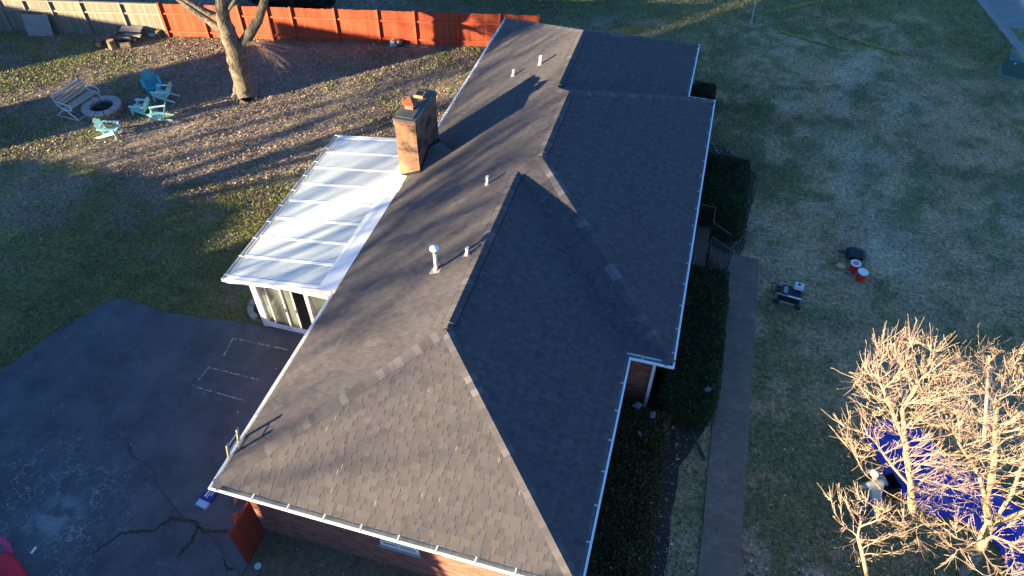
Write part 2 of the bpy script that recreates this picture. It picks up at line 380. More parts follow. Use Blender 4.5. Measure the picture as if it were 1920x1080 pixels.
def scatter(n,bounds,free=True):
    x=RNG.uniform(bounds[0],bounds[2],n); y=RNG.uniform(bounds[1],bounds[3],n); k=inpoly(x,y,FR)
    if free:
        dd=[p for p in DRIVE]
        k&=~(inpoly(x,y,dd)|inpoly(x,y,HOUSE)|inpoly(x,y,SUNR)|inpoly(x,y,WALK)|inpoly(x,y,STEP))
        dist=(x-P0.x)*n_.x+(y-P0.y)*n_.y; k&=dist<0
    return x[k],y[k]
n_=n
def blades(name,n,bounds,h0,h1,wd,label):
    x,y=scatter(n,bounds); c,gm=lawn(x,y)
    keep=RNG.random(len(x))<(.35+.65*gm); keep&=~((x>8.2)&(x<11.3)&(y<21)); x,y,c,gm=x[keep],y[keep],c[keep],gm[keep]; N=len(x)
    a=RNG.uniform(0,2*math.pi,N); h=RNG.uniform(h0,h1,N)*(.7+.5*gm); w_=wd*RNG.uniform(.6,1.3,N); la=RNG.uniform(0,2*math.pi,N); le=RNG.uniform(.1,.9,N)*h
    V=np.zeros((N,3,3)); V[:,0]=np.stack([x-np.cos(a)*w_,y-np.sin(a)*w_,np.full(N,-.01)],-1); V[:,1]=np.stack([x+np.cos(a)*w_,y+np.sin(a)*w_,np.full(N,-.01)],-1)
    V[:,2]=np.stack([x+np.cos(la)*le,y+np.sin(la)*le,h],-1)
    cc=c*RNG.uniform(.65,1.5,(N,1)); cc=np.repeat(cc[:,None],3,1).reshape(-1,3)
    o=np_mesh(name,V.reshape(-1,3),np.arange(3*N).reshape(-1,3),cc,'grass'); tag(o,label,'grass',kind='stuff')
blades('grass',150000,(-14,-5,0,13),.03,.07,.013,'short green grass beside the driveway')
blades('grass',260000,(-31,12,1,34),.03,.075,.02,'thin brown and green turf of the back yard')
blades('grass',300000,(8,-5,23,25),.025,.06,.014,'thin grey green turf of the front yard')
blades('grass',170000,(-5,24,28,43),.03,.08,.025,'darker green turf beyond the house')
def leaves(name,x,y,z,size,pal,label,cat='leaves',parent=None,mat='litter',flat=.35):
    N=len(x); a=RNG.uniform(0,2*math.pi,N); s=size*np.clip(RNG.lognormal(-.25,.5,N),.2,2.2); t1=RNG.normal(0,flat,N); t2=RNG.normal(0,flat,N)
    ux=np.stack([np.cos(a),np.sin(a),t1],-1)*s[:,None]; uy=np.stack([-np.sin(a),np.cos(a),t2],-1)*s[:,None]*.6
    P=np.stack([x,y,z],-1); V=np.stack([P-ux,P-uy*.9,P+ux*.9,P+uy],1)
    pal=np.array(pal); cc=pal[RNG.integers(0,len(pal),N)]*RNG.uniform(.6,1.3,(N,1)); cc=np.repeat(cc[:,None],4,1).reshape(-1,3)
    o=np_mesh(name,V.reshape(-1,3),np.arange(4*N).reshape(-1,4),cc,mat,parent)
    if label: tag(o,label,cat,kind='stuff')
    return o
BR=[(.25,.18,.135),(.29,.225,.175),(.20,.14,.10),(.34,.275,.22),(.16,.11,.085),(.13,.095,.07)]
x,y=scatter(170000,(-28,8,1,34)); dens=.10+.6*blob(x,y*0+0,-8,0,14)*0+.5*np.exp(-((y-(23+.223*(x+17.6))+.8)/.7)**2)+.85*sstep(.42,.6,fbm(x,y,3,50)+.22*blob(x,y,-9,20,6)+.1*blob(x,y,-9,15,4)-.18*blob(x,y,-14,9,6)); k=RNG.random(len(x))<dens; x,y=x[k],y[k]
leaves('fallen_leaves',x,y,RNG.uniform(.015,.045,len(x)),.036,BR,'brown fallen leaves scattered over the back yard')
GR=[(.36,.33,.29),(.28,.24,.20),(.16,.12,.09),(.45,.42,.38),(.10,.08,.06)]
x,y=scatter(110000,(8,-5,24,30)); k=RNG.random(len(x))<.15+.85*sstep(.45,.62,fbm(x,y,2.2,60)); x,y=x[k],y[k]
leaves('fallen_leaves',x,y,RNG.uniform(.02,.05,len(x)),.024,GR,'pale dry leaf scraps in the front yard grass')
x=RNG.uniform(.6,8.2,5200); y=RNG.uniform(-2.8,.38,5200)
leaves('fallen_leaves',x,y,RNG.uniform(.015,.03,len(x)),.022,[(.14,.10,.07),(.07,.05,.04),(.22,.18,.14),(.05,.09,.03),(.04,.07,.025),(.035,.03,.02)],'leaf scraps on the bed below the end wall')
x=RNG.uniform(8.5,11.9,9000); y=RNG.uniform(-4,21,9000)
leaves('fallen_leaves',x,y,RNG.uniform(.012,.04,len(x)),.03,[(.16,.14,.13),(.25,.22,.2),(.09,.07,.06)],'leaf scraps under the hedges beside the walkway')
x=RNG.uniform(-9,12.3,500); y=RNG.uniform(-2.5,14,500); k=inpoly(x,y,DRIVE)|inpoly(x,y,WALK); x,y=x[k],y[k]
leaves('fallen_leaves',x,y,np.full(len(x),.045),.018,[(.4,.38,.36),(.2,.16,.12)],'few dry leaf scraps on the paving')
# two sprayed yellow utility lines; the third streak paints sunlight along the sun direction
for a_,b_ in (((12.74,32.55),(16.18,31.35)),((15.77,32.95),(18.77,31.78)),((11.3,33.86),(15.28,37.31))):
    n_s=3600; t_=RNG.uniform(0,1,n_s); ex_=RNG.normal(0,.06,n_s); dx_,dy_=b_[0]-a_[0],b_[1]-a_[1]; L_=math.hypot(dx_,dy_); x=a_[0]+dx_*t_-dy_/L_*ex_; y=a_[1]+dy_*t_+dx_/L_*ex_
    k=RNG.random(n_s)<.2+.8*sstep(.35,.6,fbm(x,y,.7,8)); x,y=x[k],y[k]; leaves('yellow_streak',x,y,RNG.uniform(.03,.08,len(x)),.035,[(.50,.42,.10),(.36,.33,.09),(.26,.27,.09)],'faded yellow utility lines and a painted sunlit streak on the far lawn','marking')
# ------------------------------------------------------------------ the house
W1,W2,W3,Y1,Y2,Y3,S,ZE=8.7148,9.8643,8.8491,6.4165,20.0975,24.4904,.47884,2.70
house=empty('brick_house',(4.4,12,0),0,'long brick house with a dark shingled hip roof and white gutters','house')
def rz(d): return ZE+S*d
r1a=Vector((W1/2,W1/2,rz(W1/2))); r1b=Vector((W1/2,Y1+W1/2,rz(W1/2))); r2a=Vector((W2/2,Y1+W2/2,rz(W2/2))); r2b=Vector((W2/2,Y2-W2/2,rz(W2/2)))
r3a=Vector((W3/2,Y2-W3/2,rz(W3/2))); r3b=Vector((W3/2,Y3-W3/2,rz(W3/2)))
def P(x,y): return Vector((x,y,ZE))
E0=.150
def shr(poly): return poly
# each facet: eave start, eave direction (unit), polygon
FAC={
'left':[P(0,0),r1a,r1b,r2a,r2b,r3a,r3b,P(0,Y3)],
'r1':[P(W1,0),P(W1,Y1),r1b,r1a],'r2':[P(W2,Y1),P(W2,Y2),r2b,r2a],'r3':[P(W3,Y2),P(W3,Y3),r3b,r3a],
'f1':[P(0,0),P(W1,0),r1a],'f2':[P(W1,Y1),P(W2,Y1),r2a,r1b],
'b2':[P(W2,Y2),P(W3,Y2),r3a,r2b],'b3':[P(W3,Y3),P(0,Y3),r3b]}
EAVE={'left':((0,Y3),(0,-1)),'r1':((W1,0),(0,1)),'r2':((W2,Y1),(0,1)),'r3':((W3,Y2),(0,1)),'f1':((0,0),(1,0)),'f2':((W1,Y1),(1,0)),'b2':((W2,Y2),(-1,0)),'b3':((W3,Y3),(-1,0))}
def clip(poly,axis,val,keep_greater):
    out=[]
    for i in range(len(poly)):
        a=poly[i]; b=poly[(i+1)%len(poly)]; ia=(a[axis]>=val)==keep_greater or a[axis]==val; ib=(b[axis]>=val)==keep_greater or b[axis]==val
        if ia: out.append(a)
        if ia!=ib:
            t=(val-a[axis])/(b[axis]-a[axis]); out.append((a[0]+(b[0]-a[0])*t,a[1]+(b[1]-a[1])*t))
    return out
deck=MB(); tabs=MB()
rs=random.Random(21)
ch_x0,ch_x1,ch_y0,ch_y1=-.15,.58,12.15,14.05
for fn,poly in FAC.items():
    (ex,ey),(dx,dy)=EAVE[fn]; ed=Vector((dx,dy,0)); inw=Vector((-dy,dx,0)); nn=math.sqrt(1+S*S); up=Vector((inw.x,inw.y,S))/nn; nr=Vector((-S*inw.x,-S*inw.y,1))/nn
    o=Vector((ex,ey,ZE)); 
    uvp=[((p-o).dot(ed),(p-o).dot(up)) for p in poly]
    uvp=clip(uvp,1,E0,True)
    def W(u,v,h=0): return o+ed*u+up*v+nr*h
    deck.add([W(u,v) for u,v in uvp],[tuple(range(len(uvp)))])
    umin=min(u for u,v in uvp); umax=max(u for u,v in uvp); vmax=max(v for u,v in uvp)
    EXP=.142; row=0; v0=E0
    while v0<vmax:
        v1=min(v0+EXP,vmax); u=umin-rs.uniform(0,.9)
        band=clip(clip(uvp,1,v0,True),1,v1,False)
        if len(band)<3: v0+=EXP; row+=1; continue
        raised=rs.random()<.5; g_row=rs.uniform(.96,1.05)
        while u<umax:
            wd=rs.choice((.07,.10,.12,.15,.18,.24))*rs.uniform(.9,1.15); q=clip(clip(band,0,u,True),0,u+wd,False)
            if len(q)>=3:
                t=rs.random(); g=g_row*(.88+.22*t) if raised else g_row*(.74+.24*t)
                tint=rs.uniform(-.05,.05); col=(.080*g*(1+tint),.0725*g,.085*g*(1-tint))
                h0=.013 if raised else .006
                hh=lambda v: h0*(1-.75*(v-v0)/EXP)+.001
                n_q=len(q); top=[W(a,b,hh(b)) for a,b in q]; bot=[W(a,b,0) for a,b in q]
                tabs.add(top+bot,[tuple(range(n_q))]+[(i,n_q+i,n_q+(i+1)%n_q,(i+1)%n_q) for i in range(n_q)],col)
                # pale scuffed lower edge on a few tabs
                if fn=='f1' and raised and rs.random()<.03:
                    a0=max(u,q[0][0]); 
                    if len(q)==4: tabs.add([W(u+.0,v0,.013),W(u+.014,v0,.013),W(u+.014,v1-.01,.0085),W(u,v1-.01,.0085)],[(0,1,2,3)],(.26,.24,.21))
            u+=wd; raised=not raised
        v0+=EXP; row+=1
deck.build('roof_deck','black',house)
roof=tabs.build('roof','shingle',house)
# hip and ridge caps, one tile after another, colour differing from tile to tile
def facet_dir(fn,hd):
    (ex,ey),(dx,dy)=EAVE[fn]; inw=Vector((-dy,dx,0)); nrm=Vector((-S*inw.x,-S*inw.y,1)).normalized(); d=nrm.cross(hd).normalized(); return nrm,d
def cent(fn):
    pts=FAC[fn]; return sum(pts,Vector())/len(pts)
def caps(name,a,b,f1,f2,half=.15,exp=.17,h=.02,cont=.28,start=.05):
    mb=MB(); hd=(b-a).normalized(); L=(b-a).length; s=start
    sides=[]
    for fn in (f1,f2):
        nr,d=facet_dir(fn,hd)
        mid=(a+b)/2
        target=cent(fn)-mid
        if fn=='left': target=Vector((-1,0,0))
        if d.dot(target)<0: d=-d
        sides.append((nr,d))
    nup=(sides[0][0]+sides[1][0]).normalized()
    while s<L:
        e=min(s+exp+.03,L); t=rs.random(); g=.78+.36*t
        if rs.random()<.22: g=rs.uniform(1.25,1.25+cont*1.6)
        col=(.080*g,.0725*g,.085*g)
        p0=a+hd*s; p1=a+hd*e
        for nr,d in sides:
            v=[p0+nup*(h+.008),p1+nup*(h-.004),p1+d*half+nr*(h-.010),p0+d*half+nr*(h-.001)]
            v+=[p0-nup*.0+nup*.002,p0+d*half+nr*.001,p1+d*half+nr*.001]
            mb.add(v,[(0,1,2,3),(0,3,5,4),(3,2,6,5)],col)
        s+=exp
    return mb.build(name,'shingle',roof)
caps('hip_cap',P(0,0)+Vector((.07,.07,.03)),r1a,'left','f1'); caps('hip_cap',P(W1,0)+Vector((-.07,.07,.03)),r1a,'r1','f1')
caps('hip_cap',P(W2,Y1)+Vector((-.07,.07,.03)),r2a,'r2','f2',half=.17); caps('hip_cap',r1b,r2a,'left','f2',half=.17,exp=.15)
caps('hip_cap',P(W2,Y2)+Vector((-.07,-.07,.03)),r2b,'r2','b2'); caps('hip_cap',r3a,r2b,'left','b2')
caps('hip_cap',P(W3,Y3)+Vector((-.07,-.07,.03)),r3b,'r3','b3'); caps('hip_cap',P(0,Y3)+Vector((.07,-.07,.03)),r3b,'left','b3')
for a,b,f in ((r1a,r1b,'r1'),(r2a,r2b,'r2'),(r3a,r3b,'r3')):
    u=Vector((0,.22,0))
    caps('ridge_cap',a,b,'left',f,half=.14,exp=.15,h=.018)
    mb=MB()
    for nr,d in (facet_dir('left',Vector((0,1,0))),facet_dir(f,Vector((0,1,0)))):
        if (d.x<0)!=(nr.x<0): d=-d
        for k0,k1,h in ((0,.185,.028),):
            p=[a+u,b-u,b-u+d*k1,a+u+d*k1]; q=[x_+nr*h for x_ in p]
            mb.add(q+[x_+nr*.001 for x_ in p],[(0,1,2,3),(3,2,6,7),(2,1,5,6),(0,3,7,4)])
    rv=mb.build('ridge_vent','black',roof)
    c=caps('vent_cap',a+u*1.02,b-u*1.02,'left',f,half=.160,exp=.19,h=.048,cont=.1,start=0)
# gutters
def offs(path,d):
    out=[]; n=len(path)
    for i,p in enumerate(path):
        p=Vector((*p,0)); dirs=[]
        if i>0: dirs.append((p-Vector((*path[i-1],0))).normalized())
        if i<n-1: dirs.append((Vector((*path[i+1],0))-p).normalized())
        nrm=[Vector((-q.y,q.x,0)) for q in dirs]
        if len(nrm)==1: o=nrm[0]*d
        else: o=(nrm[0]+nrm[1])*d if abs(dirs[0].dot(dirs[1]))<.1 else nrm[0]*d
        out.append(p+o)
    return out
GP=[(0,6.42),(0,0),(W1,0),(W1,Y1),(W2,Y1),(W2,Y2),(W3,Y2),(W3,Y3),(0,Y3),(0,14.2)]
prof=[(.044,2.69),(.044,2.706),(-.006,2.706),(-.004,2.66),(.02,2.62),(.035,2.59),(.195,2.59),(.195,2.72),(.192,2.72),(.192,2.598),(.05,2.598),(.044,2.64)]
mb=MB(); rings=[[ (p.x,p.y,z) for p in offs(GP,d)] for d,z in prof]; n=len(GP); vs=[v for r in rings for v in r]; K=len(prof)
mb.add(vs,[(k*n+i,((k+1)%K)*n+i,((k+1)%K)*n+i+1,k*n+i+1) for k in range(K) for i in range(n-1)]+[tuple(k*n for k in range(K)),tuple(k*n+n-1 for k in range(K))[::-1]])
gut=mb.build('gutter','gutterwhite',house)
mb=MB(); rings=[[(p.x,p.y,z) for p in offs(GP,d)] for d,z in ((.046,2.612),(.19,2.606))]
mb.add([v for r in rings for v in r],[(i,i+1,n+i+1,n+i) for i in range(n-1)]); mb.build('gutter_silt','silt',gut)
mb=MB(); K=3
fp=[(.198,2.755),(.198,2.50),(.45,2.50)]; CL=[(0,0),(W1,0),(W1,Y1),(W2,Y1),(W2,Y2),(W3,Y2),(W3,Y3),(0,Y3)]
cl=CL+[CL[0]]
def offc(path,d):   # closed
    n=len(path); out=[]
    for i in range(n):
        a,p,b=path[i-1],path[i],path[(i+1)%n]; d0=Vector((p[0]-a[0],p[1]-a[1],0)).normalized(); d1=Vector((b[0]-p[0],b[1]-p[1],0)).normalized()
        out.append(Vector((p[0],p[1],0))+(Vector((-d0.y,d0.x,0))+Vector((-d1.y,d1.x,0)))*d)
    return out
rings=[[(p.x,p.y,z) for p in offc(CL,d)] for d,z in fp]; n=8
mb.add([v for r in rings for v in r],[(k*n+i,k*n+(i+1)%n,(k+1)*n+(i+1)%n,(k+1)*n+i) for k in range(2) for i in range(n)])
mb.build('fascia','white',house)
hm=MB(); hm.box(-.006,-.016,-.004,.19,.016,.009); hang0=hm.build('gutter_hanger','white',gut); me_h=hang0.data; bpy.data.objects.remove(hang0)
def hangers(x,y,ang,n,sx,sy):
    for i in range(n):
        o=bpy.data.objects.new('gutter_hanger',me_h); C.objects.link(o); o.parent=gut; o.matrix_parent_inverse=gut.matrix_world.inverted() 
        o.location=(x+sx*i,y+sy*i,2.703); o.rotation_euler.z=ang
# gutter's parent inverse keeps world coordinates
hangers(0,.3,0,7,0,.885); hangers(.2,0,math.pi/2,10,.885,0); hangers(W1,.25,math.pi,7,0,.885); hangers(W1+.3,Y1,math.pi/2,2,.62,0)
hangers(W2,Y1+.5,math.pi,15,0,.9); hangers(W3,Y2+.4,math.pi,5,0,.9); hangers(0,14.5,0,11,0,.92)
# walls
mb=MB(); ring=offc(CL,.45); ring=[Vector((p.x,p.y,0)) for p in ring]; n=8
mb.add([(p.x,p.y,z) for z in (-.05,2.51) for p in ring],[(i,(i+1)%n,n+(i+1)%n,n+i) for i in range(n)])
mb.build('wall','brick',house,uv=True)
# end wall window
mb=MB(); wx0,wx1,wz0,wz1=3.9,4.86,1.27,1.52; yw=.45
for b in ((wx0,yw-.05,wz1-.06,wx1,yw+.01,wz1),(wx0,yw-.05,wz0,wx1,yw+.01,wz0+.06),(wx0,yw-.048,wz0+.06,wx0+.06,yw+.01,wz1-.06),(wx1-.06,yw-.048,wz0+.06,wx1,yw+.01,wz1-.06),(wx0+.45,yw-.045,wz0+.06,wx0+.49,yw+.01,wz1-.06)): mb.box(*b)
win=mb.build('window','white',house)
mb=MB(); mb.box(wx0+.06,yw-.02,wz0+.06,wx1-.06,yw-.012,wz1-.06); mb.build('pane','dglass',win)
mb=MB(); mb.box(wx0-.05,yw-.09,wz0-.07,wx1+.05,yw+.01,wz0-.002); mb.build('sill','concrete',win)
# downspout at the jog corner
mb=MB(); mb.obox((9.30,Y1+.07,2.6),(9.38,Y1+.38,2.38),.09,.07); mb.obox((9.38,Y1+.40,2.40),(9.38,Y1+.40,.15),.09,.07,Vector((0,1,0))); mb.build('downspout','white',house)
# chimney
mb=MB(); mb.box(ch_x0,ch_y0,0,ch_x1,ch_y1,4.93); mb.box(ch_x0-.02,ch_y0-.02,4.74,ch_x1+.02,ch_y1+.02,4.90)
chim=mb.build('chimney','chimbrick',house,uv=True)
mb=MB(); mb.box(ch_x0-.03,ch_y0-.03,4.905,ch_x1+.03,ch_y1+.03,4.985); mb.box(ch_x0+.05,ch_y0+.1,4.98,ch_x1-.1,ch_y1-.1,5.01); mb.build('chimney_crown','crown',chim,bevel=.02)
mb=MB(); mb.box(.02,12.72,5.0,.30,13.0,5.17); mb.build('flue','terra',chim); mb=MB(); mb.box(.04,13.45,5.0,.36,13.78,5.10); mb.build('flue','terra',chim)
mb=MB(); mb.box(.08,13.49,5.10,.32,13.74,5.104); mb.build('flue_opening','black',chim)
mb=MB(); c0=Vector((.16,12.86,5.19)); q=.21; mb.add([c0+Vector((-q,-q,0)),c0+Vector((q,-q,0)),c0+Vector((q,q,0)),c0+Vector((-q,q,0)),c0+Vector((0,0,.24)),c0+Vector((0,0,-.03))],[(0,1,4),(1,2,4),(2,3,4),(3,0,4),(1,0,5),(2,1,5),(3,2,5),(0,3,5)])
mb.build('chimney_cap','rust',chim)
# cricket behind the chimney
mb=MB(); yc=(ch_y0+ch_y1)/2; hx=(ch_y1-ch_y0)/2; zc=rz(ch_x1)+hx*.42; top=Vector((ch_x1,yc,zc)); back=Vector(((zc-ZE)/S,yc,zc+.005))
mb.add([Vector((ch_x1,ch_y0,rz(ch_x1)+.014)),top,back,Vector((ch_x1,ch_y1,rz(ch_x1)+.014))],[(0,2,1),(1,2,3)],(.108,.101,.098)); mb.build('cricket','shingle',roof)
mb=MB(); mb.obox((ch_x1+.008,ch_y0-.02,rz(ch_x1)+.04),(ch_x1+.008,yc,zc+.05),.02,.1); mb.obox((ch_x1+.008,yc,zc+.05),(ch_x1+.008,ch_y1+.02,rz(ch_x1)+.04),.02,.1)
mb.obox((-.1,ch_y0-.01,rz(-.0)+.03),(ch_x1,ch_y0-.01,rz(ch_x1)+.05),.02,.1); mb.build('chimney_flashing','black',chim)
# roof pipes
def pipe(x,y,h,r,big=False):
    z=rz(x)
    mb=MB(); prof=[(r,0),(r,h),(r*.75,h),(r*.75,h-.05)]; mb.lathe(prof,(x,y,z-.02),14); p=mb.build('vent_pipe','pvc',house,smooth=False)
    tilt=Matrix.Translation((x,y,z))@Matrix.Rotation(-math.atan(S),4,'Y')
    mb=MB(); hw=.17 if big else .12
    mb.box(-hw,-hw*.8,.012,hw*.9,hw*.8,.018,mat=tilt); mb.build('pipe_flashing','flash' if big else 'shingle_flash',p)
    mb=MB(); mb.lathe([(r*1.8,0),(r*1.5,.04),(r*1.05,.09)],(x,y,z+.01),14); mb.build('pipe_boot','flash',p)
    if big:
        mb=MB(); mb.lathe([(r*1.1,0),(.08,.02),(.12,.045),(.13,.075),(.118,.105),(.07,.13),(.02,.14)],(x,y,z+h-.06),20); mb.build('vent_cap','pvc',p,smooth=True)
        mb=MB(); mb.lathe([(r*1.15,0),(r*1.15,.03)],(x,y,z+h-.12),14); mb.build('storm_collar','iron',p)
        mb=MB(); mb.box(-.03,.06,.02,.1,.14,.05,mat=tilt); mb.box(.02,.1,.03,.09,.2,.04,mat=tilt); mb.build('flashing_corner','rust',p)
M['shingle_flash']=simple('dull_tan_flashing',(.16,.14,.12),.8,.2,12)
pipe(3.23,6.69,.78,.05,True); pipe(3.97,7.14,.28,.045); pipe(3.51,10.45,.33,.042); pipe(2.27,17.81,.27,.05); pipe(3.23,18.1,.37,.055)
# ------------------------------------------------------------------ sunroom
sr=empty('sunroom',(-1.5,10.5,0),0,'white glass walled sunroom with pale ribbed panel roof beside the driveway','sunroom')
sx0,sx1,sy0,sy1=-3.64,-.46,6.47,14.35
def srz(x): return 2.74+(x-.05)*.145
np_=8; py=(sy1-sy0-.2)/np_
for i in range(np_):
    mb=MB(); a=sy0+.1+i*py+.05; b=a+py-.1
    v=[(sx0+.1,a,srz(sx0+.1)),(sx1,a,srz(sx1)),(sx1,b,srz(sx1)),(sx0+.1,b,srz(sx0+.1))]
    mb.add(v+[(p[0],p[1],p[2]-.07) for p in v],[(0,1,2,3),(7,6,5,4),(0,4,5,1),(1,5,6,2),(2,6,7,3),(3,7,4,0)]); mb.build('roof_panel','srroof',sr)
for i in range(np_+1):
    mb=MB(); a=sy0+.1+i*py; 
    mb.obox((sx0+.08,a,srz(sx0+.08)-.005),(sx1+.01,a,srz(sx1)-.005),.1,.04)
    mb.build('roof_rib','white',sr)
mb=MB(); xe=.10
mb.add([(sx1+.01,sy0,srz(sx1)+.045),(xe,sy0,rz(xe)+.012),(xe,ch_y0-.0,rz(xe)+.012),(ch_x0-.01,ch_y0,srz(ch_x0)+.05),(ch_x0-.01,sy1,srz(ch_x0)+.05),(sx1+.01,sy1,srz(sx1)+.045)],[(0,1,2,3),(0,3,4,5)])
mb.build('roof_flashing','white',sr)
mb=MB()
mb.obox((sx0,sy0-.0,srz(sx0)-.06),(xe-.12,sy0-.0,srz(xe)-.10),.05,.16); mb.build('edge_trim','white',sr); mb=MB(); mb.obox((sx0,sy1,srz(sx0)-.04),(xe-.2,sy1,srz(xe)-.1),.05,.14); mb.build('edge_trim','white',sr)
mb=MB(); X=sx0-.03; zt=srz(sx0)
for b in ((X-.09,sy0-.02,zt-.10,X-.075,sy1,zt+.005),(X-.075,sy0-.02,zt-.10,X+.02,sy1,zt-.088),(X+.02,sy0-.02,zt-.10,X+.035,sy1,zt+.0)): mb.box(*b)
mb.box(X-.09,sy0-.035,zt-.1,X+.035,sy0-.021,zt+.005); gs=mb.build('gutter','white_dirty',sr)
mb=MB()
for i in range(10): mb=MB(); y_=sy0+.15+i*.86; mb.box(X-.1,y_,zt+.006,X+.06,y_+.03,zt+.02); mb.build('gutter_strap','white',gs)
# posts, headers, sills, glass on the near side and the long side
yn=6.74; xl=-2.98; zh=2.02
mb=MB()
mb.box(xl-.06,yn-.06,0,xl+.14,yn+.1,2.2); 
mb.box(xl+.14,yn-.05,zh,.50,yn+.05,2.24); mb.box(xl+.14,yn-.05,.02,.5,yn+.07,.13)
mb.box(-1.19,yn-.05,.13,-1.07,yn+.05,zh); mb.box(.0,yn-.05,.13,.09,yn+.05,zh)
for yy in np.linspace(sy1-.15,yn+1.3,6): mb.box(xl-.05,yy-.05,.45,xl+.05,yy+.05,2.1)
mb.box(xl-.055,yn+.1,2.06,xl+.055,sy1-.1,2.24); mb.box(xl-.055,yn+.1,.0,xl+.055,sy1-.1,.45); mb.box(xl-.055,sy1-.1,0,.4,sy1-.0,2.3)
mb.build('frame','white',sr)
def door(x0,x1,y,w=.035):
    mb=MB(); mb.box(x0,y-.02,.14,x0+w,y+.02,zh-.01); mb.box(x1-w,y-.02,.14,x1,y+.02,zh-.01); mb.box(x0+w,y-.018,.14,x1-w,y+.018,.2); mb.box(x0+w,y-.018,zh-.06,x1-w,y+.018,zh-.01)
    d=mb.build('sliding_door','white',sr); mb=MB(); mb.box(x0+w,y-.004,.2,x1-w,y+.004,zh-.06); mb.build('pane','glass',d)
    mb=MB(); mb.box(x1-w+.005,y-.035,.95,x1-.01,y-.021,1.12); mb.build('handle','iron',d)
door(xl+.15,-2.55,yn+.02,.03); door(-2.56,-2.0,yn-.02); door(-2.03,-1.66,yn+.02); door(-1.06,-.02,yn+.02,.04)
mb=MB(); yy=[yn+1.3]+list(np.linspace(yn+1.3,sy1-.15,6))[1:]
for a,b in zip([yn+.1]+yy,yy): 
    if b-a>.1: mb.box(xl-.006,a+.05,.45,xl+.006,b-.05,2.06)
mb.build('side_glazing','glass',sr)
mb=MB(); mb.box(xl+.05,yn+.05,.0,.42,sy1-.1,.06); mb.build('floor','floor_in',sr)
fz=empty('storage_cabinet',(-1.2,8.4,.06),0,'white cabinet standing inside the sunroom behind the glass doors','cabinet')
mb=MB(); mb.box(-1.55,8.1,.1,-.85,8.75,.92); mb.build('body','whitebody',fz,bevel=.02); mb=MB(); mb.box(-1.52,8.06,.16,-1.22,8.098,.86); mb.box(-1.18,8.06,.16,-.88,8.098,.86); mb.build('cabinet_door','whitebody',fz,bevel=.008); mb=MB(); mb.box(-1.53,8.12,.06,-.87,8.73,.1); mb.build('plinth','iron',fz)
# landing, steps, iron rail
st=empty('entry_steps',(10,13.9,0),0,'low concrete landing with three steps leading down to the walkway','steps')
mb=MB(); mb.box(9.2,12.65,0,10.56,15.15,.5); mb.build('landing','landing',st,bevel=.015)
for i in range(3): mb=MB(); mb.box(10.56+.25*i,13.5,0,10.81+.25*i,14.25,.375-.125*i); mb.build('step','landing',st,bevel=.01)
rl=empty('iron_railing',(10.5,13.9,.5),0,'dark iron railing with balusters around the entry landing','railing')
def rail(pts,gapb=.11):
    mb=MB(); mb.tube(pts,.022,6); mb2=MB(); low=[Vector(p)-Vector((0,0,.78)) for p in pts]; mb.tube(low,.014,5)
    for a,b in zip(pts[:-1],pts[1:]):
        a,b=Vector(a),Vector(b); n=max(2,int((b-a).length/gapb))
        for k in range(n+1): p=a.lerp(b,k/n); mb2.tube([p-Vector((0,0,.8 if 0<k<n else .9)),p],.009 if 0<k<n else .02,5)
    mb.build('handrail','iron',rl); mb2.build('balusters','iron',rl)
rail([(9.45,15.12,1.4),(10.53,15.12,1.4),(10.53,14.26,1.4),(11.25,14.26,.98)]); rail([(9.45,12.68,1.4),(10.53,12.68,1.4),(10.53,13.48,1.4),(11.33,13.48,.95)])
# ------------------------------------------------------------------ fences
def fpt(t,y=0):   # along the fence line
    return Vector((-17.6,23.0,0)).lerp(Vector((.97,27.14,0)),t)
fd=(Vector((.97,27.14,0))-Vector((-17.6,23.0,0))).normalized(); fnv=Vector((fd.y,-fd.x,0))   # towards the camera
def fence(name,origin,stops,h,mat,label,cap=False,rails=(.3,1.25),postw=.11,boardw=.14):
    root=empty(name,origin,0,label,'fence'); rr=random.Random(len(stops))
    for i in range(len(stops)-1):
        a,b=stops[i]+postw*.5,stops[i+1]-postw*.5; mb=MB(); n=max(3,int((b-a)/boardw)); w_=(b-a)/n
        for k in range(n):
            p=origin+fd*(a+w_*(k+.04)); q=origin+fd*(a+w_*(k+.97)); hh=h*rr.uniform(.985,1.0); g=rr.uniform(.78,1.12)
            z0=rr.uniform(0,.03); off=-fnv*(.03+rr.uniform(0,.008))
            mb.obox(p+off+Vector((0,0,hh/2+z0)),q+off+Vector((0,0,hh/2+z0)),.02,hh-z0,col=(g,g*rr.uniform(.95,1.02),g))
        mb.build('board_panel',mat,root)
        for rzv in rails:
            mb=MB(); p=origin+fd*a+Vector((0,0,rzv)); q=origin+fd*b+Vector((0,0,rzv)); mb.obox(p+fnv*.005,q+fnv*.005,.045,.09,col=(1.1,1.1,1.1)); mb.build('rail',mat,root)
        if cap: mb=MB(); p=origin+fd*(a-.05)+Vector((0,0,h+.02)); q=origin+fd*(b+.05)+Vector((0,0,h+.02)); mb.obox(p,q,.14,.035,col=(1.15,1.15,1.15)); mb.build('cap_board',mat,root)
    for s_ in stops:
        mb=MB(); p=origin+fd*s_+fnv*.02; mb.obox(p,p+Vector((0,0,h+.06)),postw,postw,Vector((0,1,0)),col=(.95,.95,.95)); mb.build('post',mat,root)
fo=Vector((-17.6,23.0,0)); L=19.03
fence('wooden_fence',fo,[0,2.1,4.0,5.45,6.65,8.85,11.0,12.85,15.0,17.1,L],1.74,'orange','orange stained board fence running behind the bare tree to the far end of the house')
fence('wooden_fence',fo-fd*10.4,[0,2.15,3.4,4.75,6.35,8.4,10.3],1.70,'greywood','weathered grey board fence beside the orange one at the upper left',cap=True,rails=(1.2,),postw=.09)
